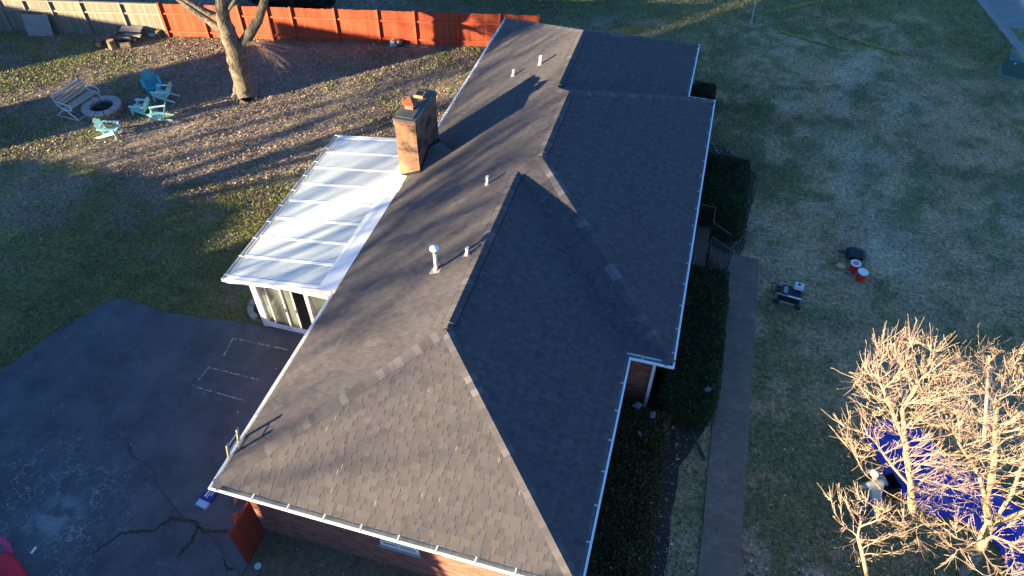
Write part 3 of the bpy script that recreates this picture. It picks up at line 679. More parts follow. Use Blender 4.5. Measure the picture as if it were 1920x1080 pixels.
mb=MB(); pb=[(-24.55,21.0),(-23.3,21.35)]; a=Vector((*pb[0],.0)); b=Vector((*pb[1],.0)); up=-fnv*.22+Vector((0,0,1.05)); th=fnv*.03
mb.add([a,b,b+up,a+up,a-th,b-th,b+up-th,a+up-th],[(0,1,2,3),(7,6,5,4),(0,4,5,1),(1,5,6,2),(2,6,7,3),(3,7,4,0)]); tag(mb.build('plywood_sheet','concrete'),'grey plywood sheet leaning against the weathered fence','board')
# loose wood, rocks along the fence
def rock(name,x,y,r,sq,mat,label,cat,group=None,seed=0):
    import bmesh
    bm=bmesh.new(); bmesh.ops.create_icosphere(bm,subdivisions=3,radius=r); rr=random.Random(seed); ph=[rr.uniform(0,9) for _ in range(6)]
    for v in bm.verts:
        c=v.co/r; k=1+.16*math.sin(3*c.x+ph[0])+.12*math.sin(4.3*c.y+ph[1])+.1*math.sin(5*c.z+ph[2])+.05*math.sin(11*c.x+9*c.y+ph[3]); v.co=Vector((c.x*sq[0],c.y*sq[1],c.z*sq[2]))*r*k
    me=bpy.data.meshes.new(name); bm.to_mesh(me); bm.free(); me.materials.append(M[mat]); o=bpy.data.objects.new(name,me); C.objects.link(o); o.location=(x,y,r*sq[2]*.6); o.rotation_euler.z=rr.uniform(0,6)
    return tag(o,label,cat,group)
M['cutwood']=simple('cut_wood_face',(.42,.27,.16),.85,.2,9)
def log(p0,p1,r,label,stump=False):
    p0,p1=Vector(p0),Vector(p1); o=empty('stump' if stump else 'log',(p0.x,p0.y,0),0,label,'stump' if stump else 'log','logs and stumps heaped by the grey fence')
    mb=MB(); mb.tube([p0,p0.lerp(p1,.33),p0.lerp(p1,.66),p1],[r*1.05,r,r*.97,r],12); mb.build('trunk_piece','bark',o)
    d=(p1-p0).normalized(); 
    for q,e in ((p1,.004),(p0,-.004)): mb=MB(); mb.tube([q+d*e*.5,q+d*e*2],[r*.86,r*.86],12); mb.build('cut_face','cutwood',o)
log((-20.25,20.95,.16),(-20.45,21.35,.22),.15,'short log at the left end of the wood heap')
log((-19.55,21.1,0),(-19.55,21.1,.46),.19,'upright stump with a pale top in front of the wood heap',True)
log((-19.15,21.25,.14),(-18.75,21.45,.16),.15,'round log lying right of the upright stump')
log((-20.1,21.45,.3),(-19.75,22.2,.42),.09,'thin log propped on the wood heap')
log((-20.0,21.9,.12),(-18.9,22.0,.14),.13,'long dark log across the back of the wood heap')
log((-19.7,21.55,.35),(-18.9,21.75,.3),.1,'dark log on top of the wood heap')
log((-20.9,21.4,.06),(-20.2,21.7,.07),.06,'thin branch piece left of the wood heap')
log((-18.0,22.75,0),(-18.0,22.75,.38),.12,'small stump standing by the orange corner post',True)
def slab(x,y,z,a,l,w_,label):
    mb=MB(); mt=Matrix.Translation((x,y,z))@Matrix.Rotation(a,4,'Z')@Matrix.Rotation(.15,4,'X'); mb.box(-l/2,-w_/2,-.03,l/2,w_/2,.03,mat=mt); return tag(mb.build('board','concrete',bevel=.008),label,'board')
slab(-19.2,22.35,.5,.25,1.1,.45,'grey board lying on the back of the wood heap')
slab(-18.95,22.05,.36,.1,.9,.2,'narrow grey board across the wood heap')
rock('rock',-6.15,25.42,.2,(1.2,.9,.9),'stone','pale stone at the foot of the orange fence','rock',seed=3)
rock('rock',-18.45,22.75,.16,(1.2,1,.8),'stone','small pale stone near the orange corner post','rock',seed=5)
mb=MB(); mb.lathe([(.14,0),(.2,.08),(.21,.2),(.17,.3),(.05,.34)],(-5.85,25.55,0),12); tag(mb.build('flower_pot','iron',smooth=False),'dark pot beside the pale stone at the orange fence','pot')
# gate at the near left corner
gt=empty('wooden_gate',(.56,.2,0),0,'dark red wooden gate panel standing open at the brick corner','gate')
mb=MB()
for k in range(6): g=random.uniform(.88,1.08); mb.box(.545,.36-.142*(k+1)+.003,.06,.567,.36-.142*k,1.68,col=(g,g,g))
mb.build('board_panel','gatewood',gt)
mb=MB(); mb.box(.505,-.50,.03,.57,-.435+.0,1.74,col=(1.1,1,1)); mb.build('gate_frame','gatewood',gt)
mb=MB(); mb.box(.505,-.43,1.60,.543,.36,1.69,col=(1,1,1)); mb.build('gate_frame','gatewood',gt); mb=MB(); mb.box(.505,-.43,.25,.543,.36,.34,col=(1,1,1)); mb.build('gate_frame','gatewood',gt)
mb=MB(); mb.obox((.30,.05,1.55),(.50,-.18,1.35),.12,.1,col=(1.4,1.3,1.2)); mb.build('gate_brace','orange',gt)
# ladder
ld_=empty('ladder',(-.62,1.05,0),0,'extension ladder leaning on the left gutter near the front corner','ladder')
def lpt(y,t): return Vector((-.62,y,0)).lerp(Vector((.16,y,3.30)),t)
for y_ in (.86,1.30): mb=MB(); mb.obox(lpt(y_,0),lpt(y_,1),.03,.085,Vector((0,1,0))); mb.build('rail','ladderwood',ld_)
for k in range(11): mb=MB(); mb.tube([lpt(.87,.05+k*.0905),lpt(1.29,.05+k*.0905)],.016,8); mb.build('rung','alu',ld_)
# wrapped shingle bundle
bd=empty('shingle_bundle',(-1.4,.8,0),R(-8),'blue and white wrapped bundle of shingles lying on the driveway by the corner','shingle bundle')
mb=MB(); mb.box(-.17,-.3,0,.17,.6,.09); local(mb.build('wrapper','lightblue',bd,bevel=.015))
mb=MB(); mb.box(-.171,-.12,.02,.171,.5,.0925); local(mb.build('printed_label','darkblue',bd))
mb=MB()
for i,(a,b,c_,d_) in enumerate(((-.10,-.02,-.06,.30),(-.02,-.04,.0,.22),(.05,.05,.075,.4))): mb.box(a,b,.0925,c_,d_,.0935)
local(mb.build('print','lid',bd))
# turquoise disc
mb=MB(); mb.lathe([(.085,0),(.09,.012),(.075,.018),(.06,.01),(.0,.01)],(.80,-.48,.02),20); tag(mb.build('plastic_lid','teal',smooth=True),'small turquoise plastic lid on the bed beside the gate','lid')
# cable
cp=[(-4.36,1.52),(-4.14,1.34),(-3.87,1.29),(-3.52,1.23),(-3.2,1.02),(-2.94,.76),(-2.32,.45),(-1.7,.13),(-1.09,.03),(-.67,-.15),(-.08,-.49),(.49,-.81),(.9,-1.6)]
def spline(pts,n=8):
    out=[]
    for i in range(len(pts)-1):
        p0=Vector(pts[max(i-1,0)]);p1=Vector(pts[i]);p2=Vector(pts[i+1]);p3=Vector(pts[min(i+2,len(pts)-1)])
        for k in range(n): t=k/n; out.append(.5*((2*p1)+(p2-p0)*t+(2*p0-5*p1+4*p2-p3)*t*t+(3*p1-p0-3*p2+p3)*t**3))
    out.append(Vector(pts[-1])); return out
M['cord']=simple('dull_green_cord',(.085,.085,.05),.7,.15,10)
hs=empty('garden_hose',(-4.36,1.52,0),0,'thin dull green hose snaking over the asphalt towards the gate','hose')
mb=MB(); mb.tube([(p.x,p.y,.036) for p in spline([Vector((*c,0)) for c in cp])],.011,6); mb.build('hose_line','cord',hs,smooth=True)
mb=MB(); mb.tube([(-4.34,1.5,.05),(-4.42,1.6,.06),(-4.5,1.63,.07)],[.02,.03,.025],8); mb.build('nozzle','iron',hs); mb=MB(); mb.tube([(-4.44,1.56,.05),(-4.36,1.64,.05)],.014,6); mb.build('nozzle_trigger','ladderwood',hs)
# crimson play tent at the lower left
pt=empty('play_tent',(-5.6,-2.6,0),0,'collapsed crimson fabric play tent with a magenta hoop at the driveway edge','play tent')
K=16; OUT=[(-5.33,-1.9),(-4.95,-2.02),(-4.55,-2.22),(-4.25,-2.7),(-4.2,-3.4),(-5.0,-3.9),(-6.2,-3.7),(-6.7,-3.0),(-6.5,-2.4),(-5.95,-2.15)]
mb=MB(); nO=len(OUT); cx_,cy_=-5.4,-2.9; vs=[]
for lv,(f_,z_) in enumerate(((1,.02),(.99,.12),(.9,.24),(.6,.36),(.3,.33))):
    for k in range(nO): vs.append((cx_+(OUT[k][0]-cx_)*f_,cy_+(OUT[k][1]-cy_)*f_,z_+.03*math.sin(k*2.3+lv)*(lv>1)))
vs.append((cx_,cy_,.30)); mb.add(vs,[(l*nO+k,l*nO+(k+1)%nO,(l+1)*nO+(k+1)%nO,(l+1)*nO+k) for l in range(4) for k in range(nO)]+[(4*nO+k,4*nO+(k+1)%nO,5*nO) for k in range(nO)]); mb.build('fabric','redfab',pt,smooth=True)
mb=MB(); pts=spline([Vector(p) for p in ((-6.9,-2.35,.05),(-6.5,-1.9,.22),(-6.0,-1.72,.3),(-5.55,-1.74,.24),(-5.30,-1.9,.06))],6)
for a_,b_ in zip(pts[:-1],pts[1:]): mb.obox(a_,b_+(b_-a_)*.1,.13,.03)
mb.build('hoop','pinkfab',pt)
mb=MB(); mb.box(-4.86,-1.75,.03,-4.80,-1.58,.05); tag(mb.build('paper_scrap','lid'),'small white scrap on the asphalt near the red fabric','scrap')
# ------------------------------------------------------------------ yard furniture
def make_chair(mat):
    root=empty('garden_chair')
    def part(name,mb): return local(mb.build(name,mat,root,bevel=.006))
    mb=MB()
    for i in range(6):
        t=i/5; y=.36-t*.56; z=.37-t*.15; mb.obox((-.27,y,z),(.27,y,z),.095,.022)
    part('seat',mb)
    mb=MB(); d=Vector((0,-.36,.86)).normalized()
    for k,u in enumerate((-2,-1,0,1,2)):
        b0=Vector((u*.095,-.2,.2)); Lk=.80-.045*u*u; 
        v0=b0; v1=b0+d*Lk+Vector((u*.028,0,0)); mb.obox(v0,v1,.088,.02,Vector((0,.86,.36)))
    mb.obox((-.24,-.335,.48),(.24,-.335,.48),.03,.07); part('backrest',mb)
    for sx in (-1,1):
        mb=MB(); mb.obox((sx*.34,.42,.56),(sx*.34,-.38,.56),.12,.024); mb.obox((sx*.34,.34,.54),(sx*.34,.28,.40),.03,.1); part('armrest',mb)
        mb=MB(); mb.obox((sx*.30,.36,0),(sx*.30,.36,.55),.095,.03,Vector((0,1,0))); part('leg',mb)
        mb=MB(); mb.obox((sx*.285,.38,.33),(sx*.285,-.62,.03),.028,.11); part('rear_leg',mb)
    return root
ca=make_chair('teal_dark'); cb=make_chair('teal')
GC='turquoise garden chairs round the fire pit'
def put(o,x,y,face,label,sc_=1.1):
    o.location=(x,y,0); o.rotation_euler.z=R(face-90); o.scale=(sc_,)*3; tag(o,label,'garden chair',GC)
put(ca,-15.05,18.1,-42,'deep turquoise chair farthest back, in the shade',1.02)
put(cb,-14.25,17.72,-170,'pale turquoise chair just in front of the deep turquoise one, facing the pit',.95)
put(copy_tree(cb),-14.5,16.45,-172,'pale turquoise chair with sunlit back nearest the right side of the pit',.88)
put(copy_tree(cb),-13.45,16.2,-150,'pale turquoise chair at the right of the ring, slatted back towards the tree',.88)
put(copy_tree(cb),-14.72,14.55,15,'pale turquoise chair standing alone in the sun in front of the pit',.9)
# bench with tubular frame
bn=empty('garden_bench',(-17.35,16.0,0),R(84.5-0),'white tube framed slatted glider bench beside the stone fire pit','bench')
mb=MB()
for i in range(4): mb.obox((-.78,-.28+i*.13,.46-i*.012),(.78,-.28+i*.13,.46-i*.012),.095,.02)
local(mb.build('seat','benchslat',bn))
mb=MB()
for i in range(4): mb.obox((-.78,.24+i*.045,.56+i*.12),(.78,.24+i*.045,.56+i*.12),.02,.09)
local(mb.build('backrest','benchslat',bn))
for sx in (-.82,.82):
    mb=MB(); mb.tube(spline([Vector(p) for p in ((sx,.42,1.0),(sx,.24,.5),(sx,-.36,.44),(sx,-.42,.66),(sx,-.1,.72),(sx,.34,.74))],5),.024,7); local(mb.build('arm_frame','benchframe',bn,smooth=True))
    mb=MB(); mb.tube(spline([Vector(p) for p in ((sx*1.04,.52,.03),(sx*1.04,.2,.3),(sx*1.04,-.1,.42),(sx*1.04,-.3,.3),(sx*1.04,-.62,.03),(sx*1.04,-.3,.02),(sx*1.04,.3,.02),(sx*1.04,.52,.03))],5),.022,7); local(mb.build('base_frame','benchframe',bn,smooth=True))
mb=MB(); mb.tube([(-.853,-.6,.03),(.853,-.6,.03)],.022,7); local(mb.build('crossbar','benchframe',bn)); mb=MB(); mb.tube([(-.82,.42,1.0),(.82,.42,1.0)],.024,7); local(mb.build('crossbar','benchframe',bn))
# stone fire pit
fpx,fpy=-16.2,16.0
pit=empty('fire_pit',(fpx,fpy,0),0,'round stone fire pit with grey cap stones and black ashes','fire pit')
def wedge(r0,r1,a0,a1,z0,z1,n=5):
    mb=MB(); vs=[]
    for z in (z0,z1):
        for r in (r0,r1):
            for k in range(n): a=a0+(a1-a0)*k/(n-1); vs.append((fpx+r*math.cos(a),fpy+r*math.sin(a),z))
    i=lambda z,r,k:(z*2+r)*n+k; fs=[]
    for k in range(n-1): fs+=[(i(1,0,k),i(1,1,k),i(1,1,k+1),i(1,0,k+1)),(i(0,1,k),i(0,0,k),i(0,0,k+1),i(0,1,k+1)),(i(0,1,k),i(0,1,k+1),i(1,1,k+1),i(1,1,k)),(i(0,0,k+1),i(0,0,k),i(1,0,k),i(1,0,k+1))]
    fs+=[(i(0,0,0),i(0,1,0),i(1,1,0),i(1,0,0)),(i(0,1,n-1),i(0,0,n-1),i(1,0,n-1),i(1,1,n-1))]; mb.add(vs,fs); return mb
for lv,(z0,z1,r0,r1,mt,nn_) in enumerate(((0,.14,.52,.80,'stone2',14),(.143,.28,.52,.79,'stone2',14),(.283,.38,.50,.83,'stone',12))):
    for k in range(nn_):
        a=2*math.pi*(k+.5*lv)/nn_; q=2*math.pi/nn_*.46; j=random.uniform(-.012,.012); wedge(r0,r1+j,a-q,a+q,z0,z1+j*.4).build('cap_stone' if lv==2 else 'wall_stone',mt,pit,bevel=.018)
mb=MB(); vs=[(fpx,fpy,.2)]; 
for ring_ in (.18,.36,.53):
    for k in range(22): a=k*2*math.pi/22; vs.append((fpx+ring_*math.cos(a),fpy+ring_*math.sin(a),.16+random.uniform(-.03,.05)))
mb.add(vs,[(0,1+k,1+(k+1)%22) for k in range(22)]+[(1+j*22+k,1+(j+1)*22+k,1+(j+1)*22+(k+1)%22,1+j*22+(k+1)%22) for j in range(2) for k in range(22)]); mb.build('ashes','ash',pit)
for k in range(7): a=random.uniform(0,6.3); r=random.uniform(0,.3); b=random.uniform(0,3.1); p=Vector((fpx+r*math.cos(a),fpy+r*math.sin(a),.24)); d=Vector((math.cos(b),math.sin(b),random.uniform(-.2,.3)))*.16; mb=MB(); mb.tube([p-d,p+d],.035,7); mb.build('charred_wood','ash',pit)
# ------------------------------------------------------------------ front yard things
def bag():
    import bmesh
    bm=bmesh.new(); bmesh.ops.create_icosphere(bm,subdivisions=5,radius=.33); rr=random.Random(4); dirs=[Vector((rr.gauss(0,1),rr.gauss(0,1),rr.gauss(0,1))).normalized() for _ in range(34)]
    for v in bm.verts:
        c=v.co.normalized(); k=1.0
        for i,d in enumerate(dirs): k-=.10*max(0,1-abs(c.dot(d)-.1*i%.3)*14)
        v.co=Vector((c.x*1.25,c.y*.95,c.z*.72))*.33*k
        if c.x<-.75: v.co.x-= (-c.x-.75)*.9; v.co.y*=.6; v.co.z*=.5
    me=bpy.data.meshes.new('rubbish_bag'); bm.to_mesh(me); bm.free(); me.materials.append(M['bag']); o=bpy.data.objects.new('rubbish_bag',me); C.objects.link(o); o.location=(15.7,15.45,.19); me.shade_smooth()
    tag(o,'black plastic rubbish bag slumped on the front lawn','rubbish bag')
bag()
def bucket(x,y,label,lidmat,tilt=0):
    r=empty('bucket',(x,y,.0),0,label,'bucket','red buckets on the front lawn'); r.rotation_euler.x=tilt
    mb=MB(); mb.lathe([(.135,0),(.14,.02),(.165,.36),(.172,.37)],(0,0,0),24); local(mb.build('pail','red',r,smooth=False))
    mb=MB(); mb.lathe([(.178,.36),(.182,.375),(.18,.40),(.165,.405),(.16,.392),(0,.392)],(0,0,0),24); local(mb.build('lid',lidmat,r))
    mb=MB(); mb.add([(r_*math.cos(t_),r_*math.sin(t_),z_) for r_,z_ in ((.1425+.0015,.10),(.153+.0015,.24)) for t_ in np.linspace(R(190),R(320),9)],[(q_,q_+1,q_+10,q_+9) for q_ in range(8)]); local(mb.build('printed_panel','lid',r))
    mb=MB(); mb.tube([Vector((.175*math.cos(a),.175*math.sin(a)*.35-.16*abs(math.sin(a)),.33-.17*math.sin(a))) for a in np.linspace(0,math.pi,12)],.005,5); local(mb.build('handle','flash',r))
    return r
bucket(15.62,14.70,'red bucket with a pinkish lid, behind the white lidded one','lid')
bucket(15.84,14.32,'red bucket with a plain white lid, nearest the camera','lid')
bpy.data.objects['bucket']; 
mb=MB(); mb.lathe([(.11,.3925),(.11,.3965)],(15.62,14.70,0),16); mb2=mb.build('lid_print','pink',bpy.data.objects['bucket']); mb2.matrix_parent_inverse=Matrix.Translation((-15.62,-14.70,0))
mb=MB(); mb.add([(15.05,14.85,.06),(15.2,14.95,.07),(15.36,14.88,.06),(15.4,14.75,.08),(15.28,14.66,.06),(15.1,14.68,.07),(15.22,14.8,.10)],[(6,1,0),(6,2,1),(6,3,2),(6,4,3),(6,5,4),(6,0,5)]); tag(mb.build('cleaning_cloth','yellow'),'crumpled yellow cloth on the grass left of the buckets','cloth')
tw=empty('trowel',(15.45,14.5,0),0,'small grey hand tool on the grass left of the red buckets','tool'); mb=MB(); mb.tube([(15.36,14.50,.05),(15.44,14.53,.06)],.02,6); mb.build('handle','iron',tw); mb=MB(); mb.obox((15.44,14.53,.06),(15.56,14.57,.055),.07,.008); mb.build('blade','alu',tw)
# generator
ge=empty('generator',(13.42,12.62,0),R(-7),'black portable generator with a white tank on the lawn beside the walkway','generator')
def gp(name,mat,mb,bev=.01): return local(mb.build(name,mat,ge,bevel=bev))
M['gblack']=simple('black_enamel',(.02,.022,.026),.4,.2,8); M['ggrey']=simple('grey_tube',(.26,.30,.33),.4,.1,8); M['gtank']=simple('cream_tank',(.55,.62,.60),.4,.06,8)
mb=MB(); mb.box(-.33,-.24,.14,.36,.22,.42); gp('engine_housing','gblack',mb,.03)
mb=MB(); mb.box(-.22,-.16,.425,-.10,.16,.445); gp('control_panel','ggrey',mb,.004)
for y_ in (-.29,.27):
    mb=MB(); mb.tube([(-.42,y_,.12),(-.42,y_,.44),(.40,y_,.44),(.40,y_,.12),(-.42,y_,.12)],.024,7); gp('frame_tube','ggrey',mb,0)
mb=MB(); mb.obox((-.05,-.295,.46),(.36,-.295,.46),.05,.02); gp('label_strip','lid',mb,0)
mb=MB(); mb.box(.06,.10,.44,.36,.36,.60); gp('fuel_tank','gtank',mb,.03)
mb=MB(); mb.lathe([(.045,0),(.045,.03)],(.21,.23,.60),14); gp('tank_cap','iron',mb,0)
for x_,y_ in ((-.36,-.34),(-.36,.32),(.34,-.34),(.34,.32)):
    mb=MB(); mb.tube([(x_,y_-.035,.11),(x_,y_+.035,.11)],.11,16); gp('wheel','iron',mb,0)
mb=MB(); mb.tube([(-.42,-.2,.35),(-.62,-.2,.42),(-.62,.2,.42),(-.42,.2,.35)],.02,7); gp('handle','iron',mb,0)
mb=MB(); mb.tube([(-.2,.3,.3),(0.0,.34,.3)],.06,10); gp('muffler','iron',mb,0)
# transformer cabinet
tb=empty('utility_cabinet',(24.1,31.4,0),R(-12),'dark green utility cabinet on the grass near the road','utility cabinet')
mb=MB(); 
b=[(-.75,-.55,0),(.75,-.55,0),(.75,.5,0),(-.75,.5,0)]; mb.add(b+[(-.68,-.40,.72),(.68,-.40,.72),(.68,.42,.86),(-.68,.42,.86)],[(3,2,1,0),(4,5,6,7),(0,1,5,4),(1,2,6,5),(2,3,7,6),(3,0,4,7)]); local(mb.build('cabinet_body','greenbox',tb,bevel=.03))
M['greenlid']=simple('shaded_green_lid',(.06,.13,.115),.5,.12,5)  # lid green darkened to stand in for shade that misses it
mb=MB(); mb.add([(-.72,-.45,.735),(.72,-.45,.735),(.72,.46,.885),(-.72,.46,.885),(-.72,-.45,.765),(.72,-.45,.765),(.72,.46,.915),(-.72,.46,.915)],[(3,2,1,0),(4,5,6,7),(0,1,5,4),(1,2,6,5),(2,3,7,6),(3,0,4,7)]); local(mb.build('lid','greenlid',tb,bevel=.015))
for x_ in (-.4,.1): mb=MB(); mb.box(x_-.03,-.475,.63,x_+.03,-.455,.69); local(mb.build('label_plate','lid',tb))
mb=MB(); mb.box(-.85,-.65,-.02,.85,.6,.04); local(mb.build('pad','concrete',tb))
# thin marker post at the far lawn
mb=MB(); mb.tube([(11.28,33.1,0),(11.22,33.6,1.6),(11.2,33.7,2.4)],.034,8); po=empty('utility_post',(11.28,33.1,0),0,'thin grey post standing on the far lawn at the top of the picture','post'); mb.build('shaft','flash',po); mb=MB(); mb.lathe([(.11,0),(.11,.05),(.06,.08)],(11.28,33.1,0),12); mb.build('base','flash',po)
# ------------------------------------------------------------------ hedges
HC=[(.022,.040,.010),(.030,.048,.014),(.016,.028,.009),(.045,.055,.018)]
def hedge(name,x0,y0,x1,y1,h,n,label,pal=HC,rnd=.35,group=None,leaf=.035):
    root=empty(name,((x0+x1)/2,(y0+y1)/2,0),0,label,'hedge' if x1-x0>1.5 or y1-y0>2 else 'shrub',group)
    cx,cy,hx,hy=(x0+x1)/2,(y0+y1)/2,(x1-x0)/2,(y1-y0)/2
    def surf(u,v,k=1.0):  # u around, v 0 (ground) .. 1 (top centre)
        p=6.0; cu,su=np.cos(u),np.sin(u); r=1/(np.abs(cu)**p+np.abs(su)**p)**(1/p)
        ang=v*np.pi/2; q=4.6; rr=1/(np.cos(ang)**q+np.sin(ang)**q)**(1/q); rad=np.cos(ang)*rr; z=np.sin(ang)*rr
        x=cx+cu*r*hx*rad*k; y=cy+su*r*hy*rad*k; nb=fbm(x+z*3,y+z*2,.5,13,3)-.5
        return x+cu*nb*.22,y+su*nb*.22,z*h*k+nb*.16*z
    U=np.linspace(0,2*np.pi,49)[:-1]; Vv=np.linspace(0,1,14); UU,VV=np.meshgrid(U,Vv); x,y,z=surf(UU.ravel(),VV.ravel(),.93)
    P_=np.stack([x,y,z],-1); F=[]
    for j in range(13):
        for i in range(48): F.append((j*48+i,j*48+(i+1)%48,(j+1)*48+(i+1)%48,(j+1)*48+i))
    np_mesh('dark_core',P_,np.array(F),np.tile([(.012,.016,.006)],(len(P_),1)),'leafy',root)  # near-black shell filling the hedge, darker than its leaves
    # leaves, area weighted by rejection on the box shape
    area_top=4*hx*hy; area_side=4*(hx+hy)*h; nt_=int(n*area_top/(area_top+area_side)); ns=n-nt_
    uu=RNG.uniform(0,2*np.pi,n*3); vv=RNG.uniform(0,1,n*3)**.8
    x=RNG.uniform(cx-hx,cx+hx,nt_*2); y=RNG.uniform(cy-hy,cy+hy,nt_*2); a=np.maximum(np.abs((x-cx)/hx)**6,np.abs((y-cy)/hy)**6); k=a<1; x,y,a=x[k][:nt_],y[k][:nt_],a[k][:nt_]
    z=h*(1-a)**(1/4.6); nb=fbm(x+z*3,y+z*2,.5,13,3)-.5; z=z+nb*.16
    x2,y2,z2=surf(uu[:ns],vv[:ns]*.75)
    X=np.concatenate([x,x2])+RNG.normal(0,.02,len(x)+ns); Y=np.concatenate([y,y2])+RNG.normal(0,.02,len(x)+ns); Z=np.concatenate([z,z2])+RNG.normal(0,.025,len(x)+ns)
    N=len(X); pal_=np.array(pal); V=np.zeros((N,4,3)); d1=RNG.normal(0,1,(N,3)); d1/=np.linalg.norm(d1,axis=1)[:,None]; d2=np.cross(d1,RNG.normal(0,1,(N,3))); d2/=np.linalg.norm(d2,axis=1)[:,None]
    s=leaf*RNG.uniform(.5,1.3,N)[:,None]; Pm=np.stack([X,Y,Z],-1); V[:,0]=Pm-d1*s; V[:,1]=Pm-d2*s*.5; V[:,2]=Pm+d1*s; V[:,3]=Pm+d2*s*.5
    cc=pal_[RNG.integers(0,len(pal_),N)]*RNG.uniform(.6,1.5,(N,1))*(.7+.6*fbm(X,Y,.4,91,3))[:,None]; cc=np.repeat(cc[:,None],4,1).reshape(-1,3)
    np_mesh('foliage',V.reshape(-1,3),np.arange(4*N).reshape(-1,4),cc,'leafy',root)
    return root
hedge('clipped_hedge',9.75,15.05,11.72,19.05,1.25,42000,'square dark clipped hedge beyond the entry landing')
hedge('clipped_hedge',9.65,6.55,11.36,12.75,1.0,60000,'long dark clipped hedge between the walkway and the wall, just before the landing')
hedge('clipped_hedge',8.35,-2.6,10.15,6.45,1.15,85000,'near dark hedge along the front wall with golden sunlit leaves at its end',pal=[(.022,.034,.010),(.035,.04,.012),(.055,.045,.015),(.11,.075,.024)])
hedge('round_shrub',8.95,23.6,9.95,24.9,.85,9000,'small dark shrub at the far corner jog of the house',pal=[(.04,.03,.014),(.03,.035,.012)])
for (x,y,a,l) in ((9.15,6.1,.4,.16),(9.6,5.9,1.2,.14),(9.35,5.2,2.1,.12),(11.0,7.3,.3,.13)):
    mb=MB(); p=Vector((x,y,1.16 if y<6.5 else 1.02)); d=Vector((math.cos(a),math.sin(a),.1))*l; n2=Vector((-d.y,d.x,.1))*.7; mb.add([p-d,p+n2*.8,p+d,p-n2,p+Vector((0,0,.05))],[(0,3,4),(3,2,4),(2,1,4),(1,0,4)]); o=mb.build('shingle_scrap','scrapgrey'); tag(o,'dark shingle scrap dropped on the hedge tops','scrap','shingle scraps on the hedges')
mb=MB(); mb.tube([(10.75,6.45,.12),(11.0,6.05,.10),(11.25,5.65,.05)],[.05,.045,.05],8); tag(mb.build('drain_pipe','iron'),'dark drain pipe end between the two hedges by the walkway','pipe')
# stone ring at the sunroom corner
kb=empty('edging_ring',(-3.5,7.4,0),0,'grey curved edging stones round dark soil at the sunroom corner','edging')
for k in range(5):
    a0=R(95+k*34); a1=a0+R(31); mb=MB(); vs=[]
    for r in (.42,.60):
        for z in (0,.12):
            for a in (a0,(a0+a1)/2,a1): vs.append((-3.35+r*math.cos(a),7.45+r*1.15*math.sin(a),z))
    mb.add(vs,[(3,4,10,9),(4,5,11,10),(0,3,9,6),(5,2,8,11),(6,9,10,7),(7,10,11,8),(1,4,3,0),(2,5,4,1)]); mb.build('edging_stone','concrete',kb)
mb=MB(); mb.lathe([(.44,0),(.44,.05),(0,.07)],(-3.35,7.45,0),18); mb.build('soil','mulch',kb)
# ------------------------------------------------------------------ trees
def seg(vs,fs,p0,p1,r0,r1,n):
    d=p1-p0; L=d.length
    if L<1e-6: return
    d/=L; a=d.cross(Vector((.3,.5,.81)) if abs(d.dot(Vector((.3,.5,.81))))<.9 else Vector((1,0,0))).normalized(); b=d.cross(a); o=len(vs)
    for p,r in ((p0-d*r0*.3,r0),(p1,r1)):
        for k in range(n): t=2*math.pi*k/n; vs.append(p+(a*math.cos(t)+b*math.sin(t))*r)
    for k in range(n): fs.append((o+k,o+(k+1)%n,o+n+(k+1)%n,o+n+k))
def colonise(limbs,attr_pts,rr,step=.13,infl=1.3,kill=.26,iters=90,trop=Vector((0,0,.25))):
    nodes=[];par=[]
    for L in limbs:     # each limb a polyline, first point attached to the nearest earlier node
        prev=None
        pts=[Vector(p) for p in L]
        if nodes: prev=min(range(len(nodes)),key=lambda i:(nodes[i]-pts[0]).length)
        for i in range(len(pts)-1):
            n=max(1,int((pts[i+1]-pts[i]).length/step))
            for k in range(n):
                if prev is not None and i==0 and k==0 and (nodes[prev]-pts[0]).length<.3: continue
                q=pts[i].lerp(pts[i+1],k/n); q=q+Vector((rr.uniform(-1,1),rr.uniform(-1,1),rr.uniform(-1,1)))*.012; nodes.append(q); par.append(-1 if prev is None else prev); prev=len(nodes)-1
        nodes.append(pts[-1]); par.append(prev)
    A=attr_pts; near=np.full(len(A),-1); dist=np.full(len(A),1e9); done=0
    for it in range(iters):
        NN=np.array([tuple(v) for v in nodes[done:]])
        if len(NN)==0: break
        D=np.linalg.norm(A[:,None]-NN[None],axis=2); j=D.argmin(1); dm=D[np.arange(len(A)),j]; up=dm<dist; near[up]=j[up]+done; dist[up]=dm[up]; done=len(nodes)
        keep=dist>kill; A,near,dist=A[keep],near[keep],dist[keep]
        if not len(A): break
        g={}
        for i in np.nonzero(dist<infl)[0]: g.setdefault(int(near[i]),[]).append(i)
        if not g: break
        for ni,idx in g.items():
            v=Vector((0,0,0))
            for i in idx: v+=(Vector(A[i])-nodes[ni]).normalized()
            v=v.normalized()*.7+(nodes[ni]-nodes[par[ni]]).normalized()*.55*(par[ni]>=0)+trop*.4+Vector((rr.uniform(-1,1),rr.uniform(-1,1),rr.uniform(-1,1)))*.12; nodes.append(nodes[ni]+v.normalized()*step); par.append(ni)
    return nodes,par
def radii(nodes,par,rt,pw=2.4,tip=.007):
    n=len(nodes); s=[0.]*n; kids=[0]*n
    for p in par:
        if p>=0: kids[p]+=1
    for i in range(n-1,-1,-1):
        if kids[i]==0: s[i]=tip**pw
        if par[i]>=0: s[par[i]]+=s[i]
    # parents always precede children
    r=[x**(1/pw) for x in s]; f=(rt/r[0]); return [min(rt,max(tip,x*(f if x>tip*3 else 1+(f-1)*max(0,(x-tip)/(2*tip))))) for x in r],kids
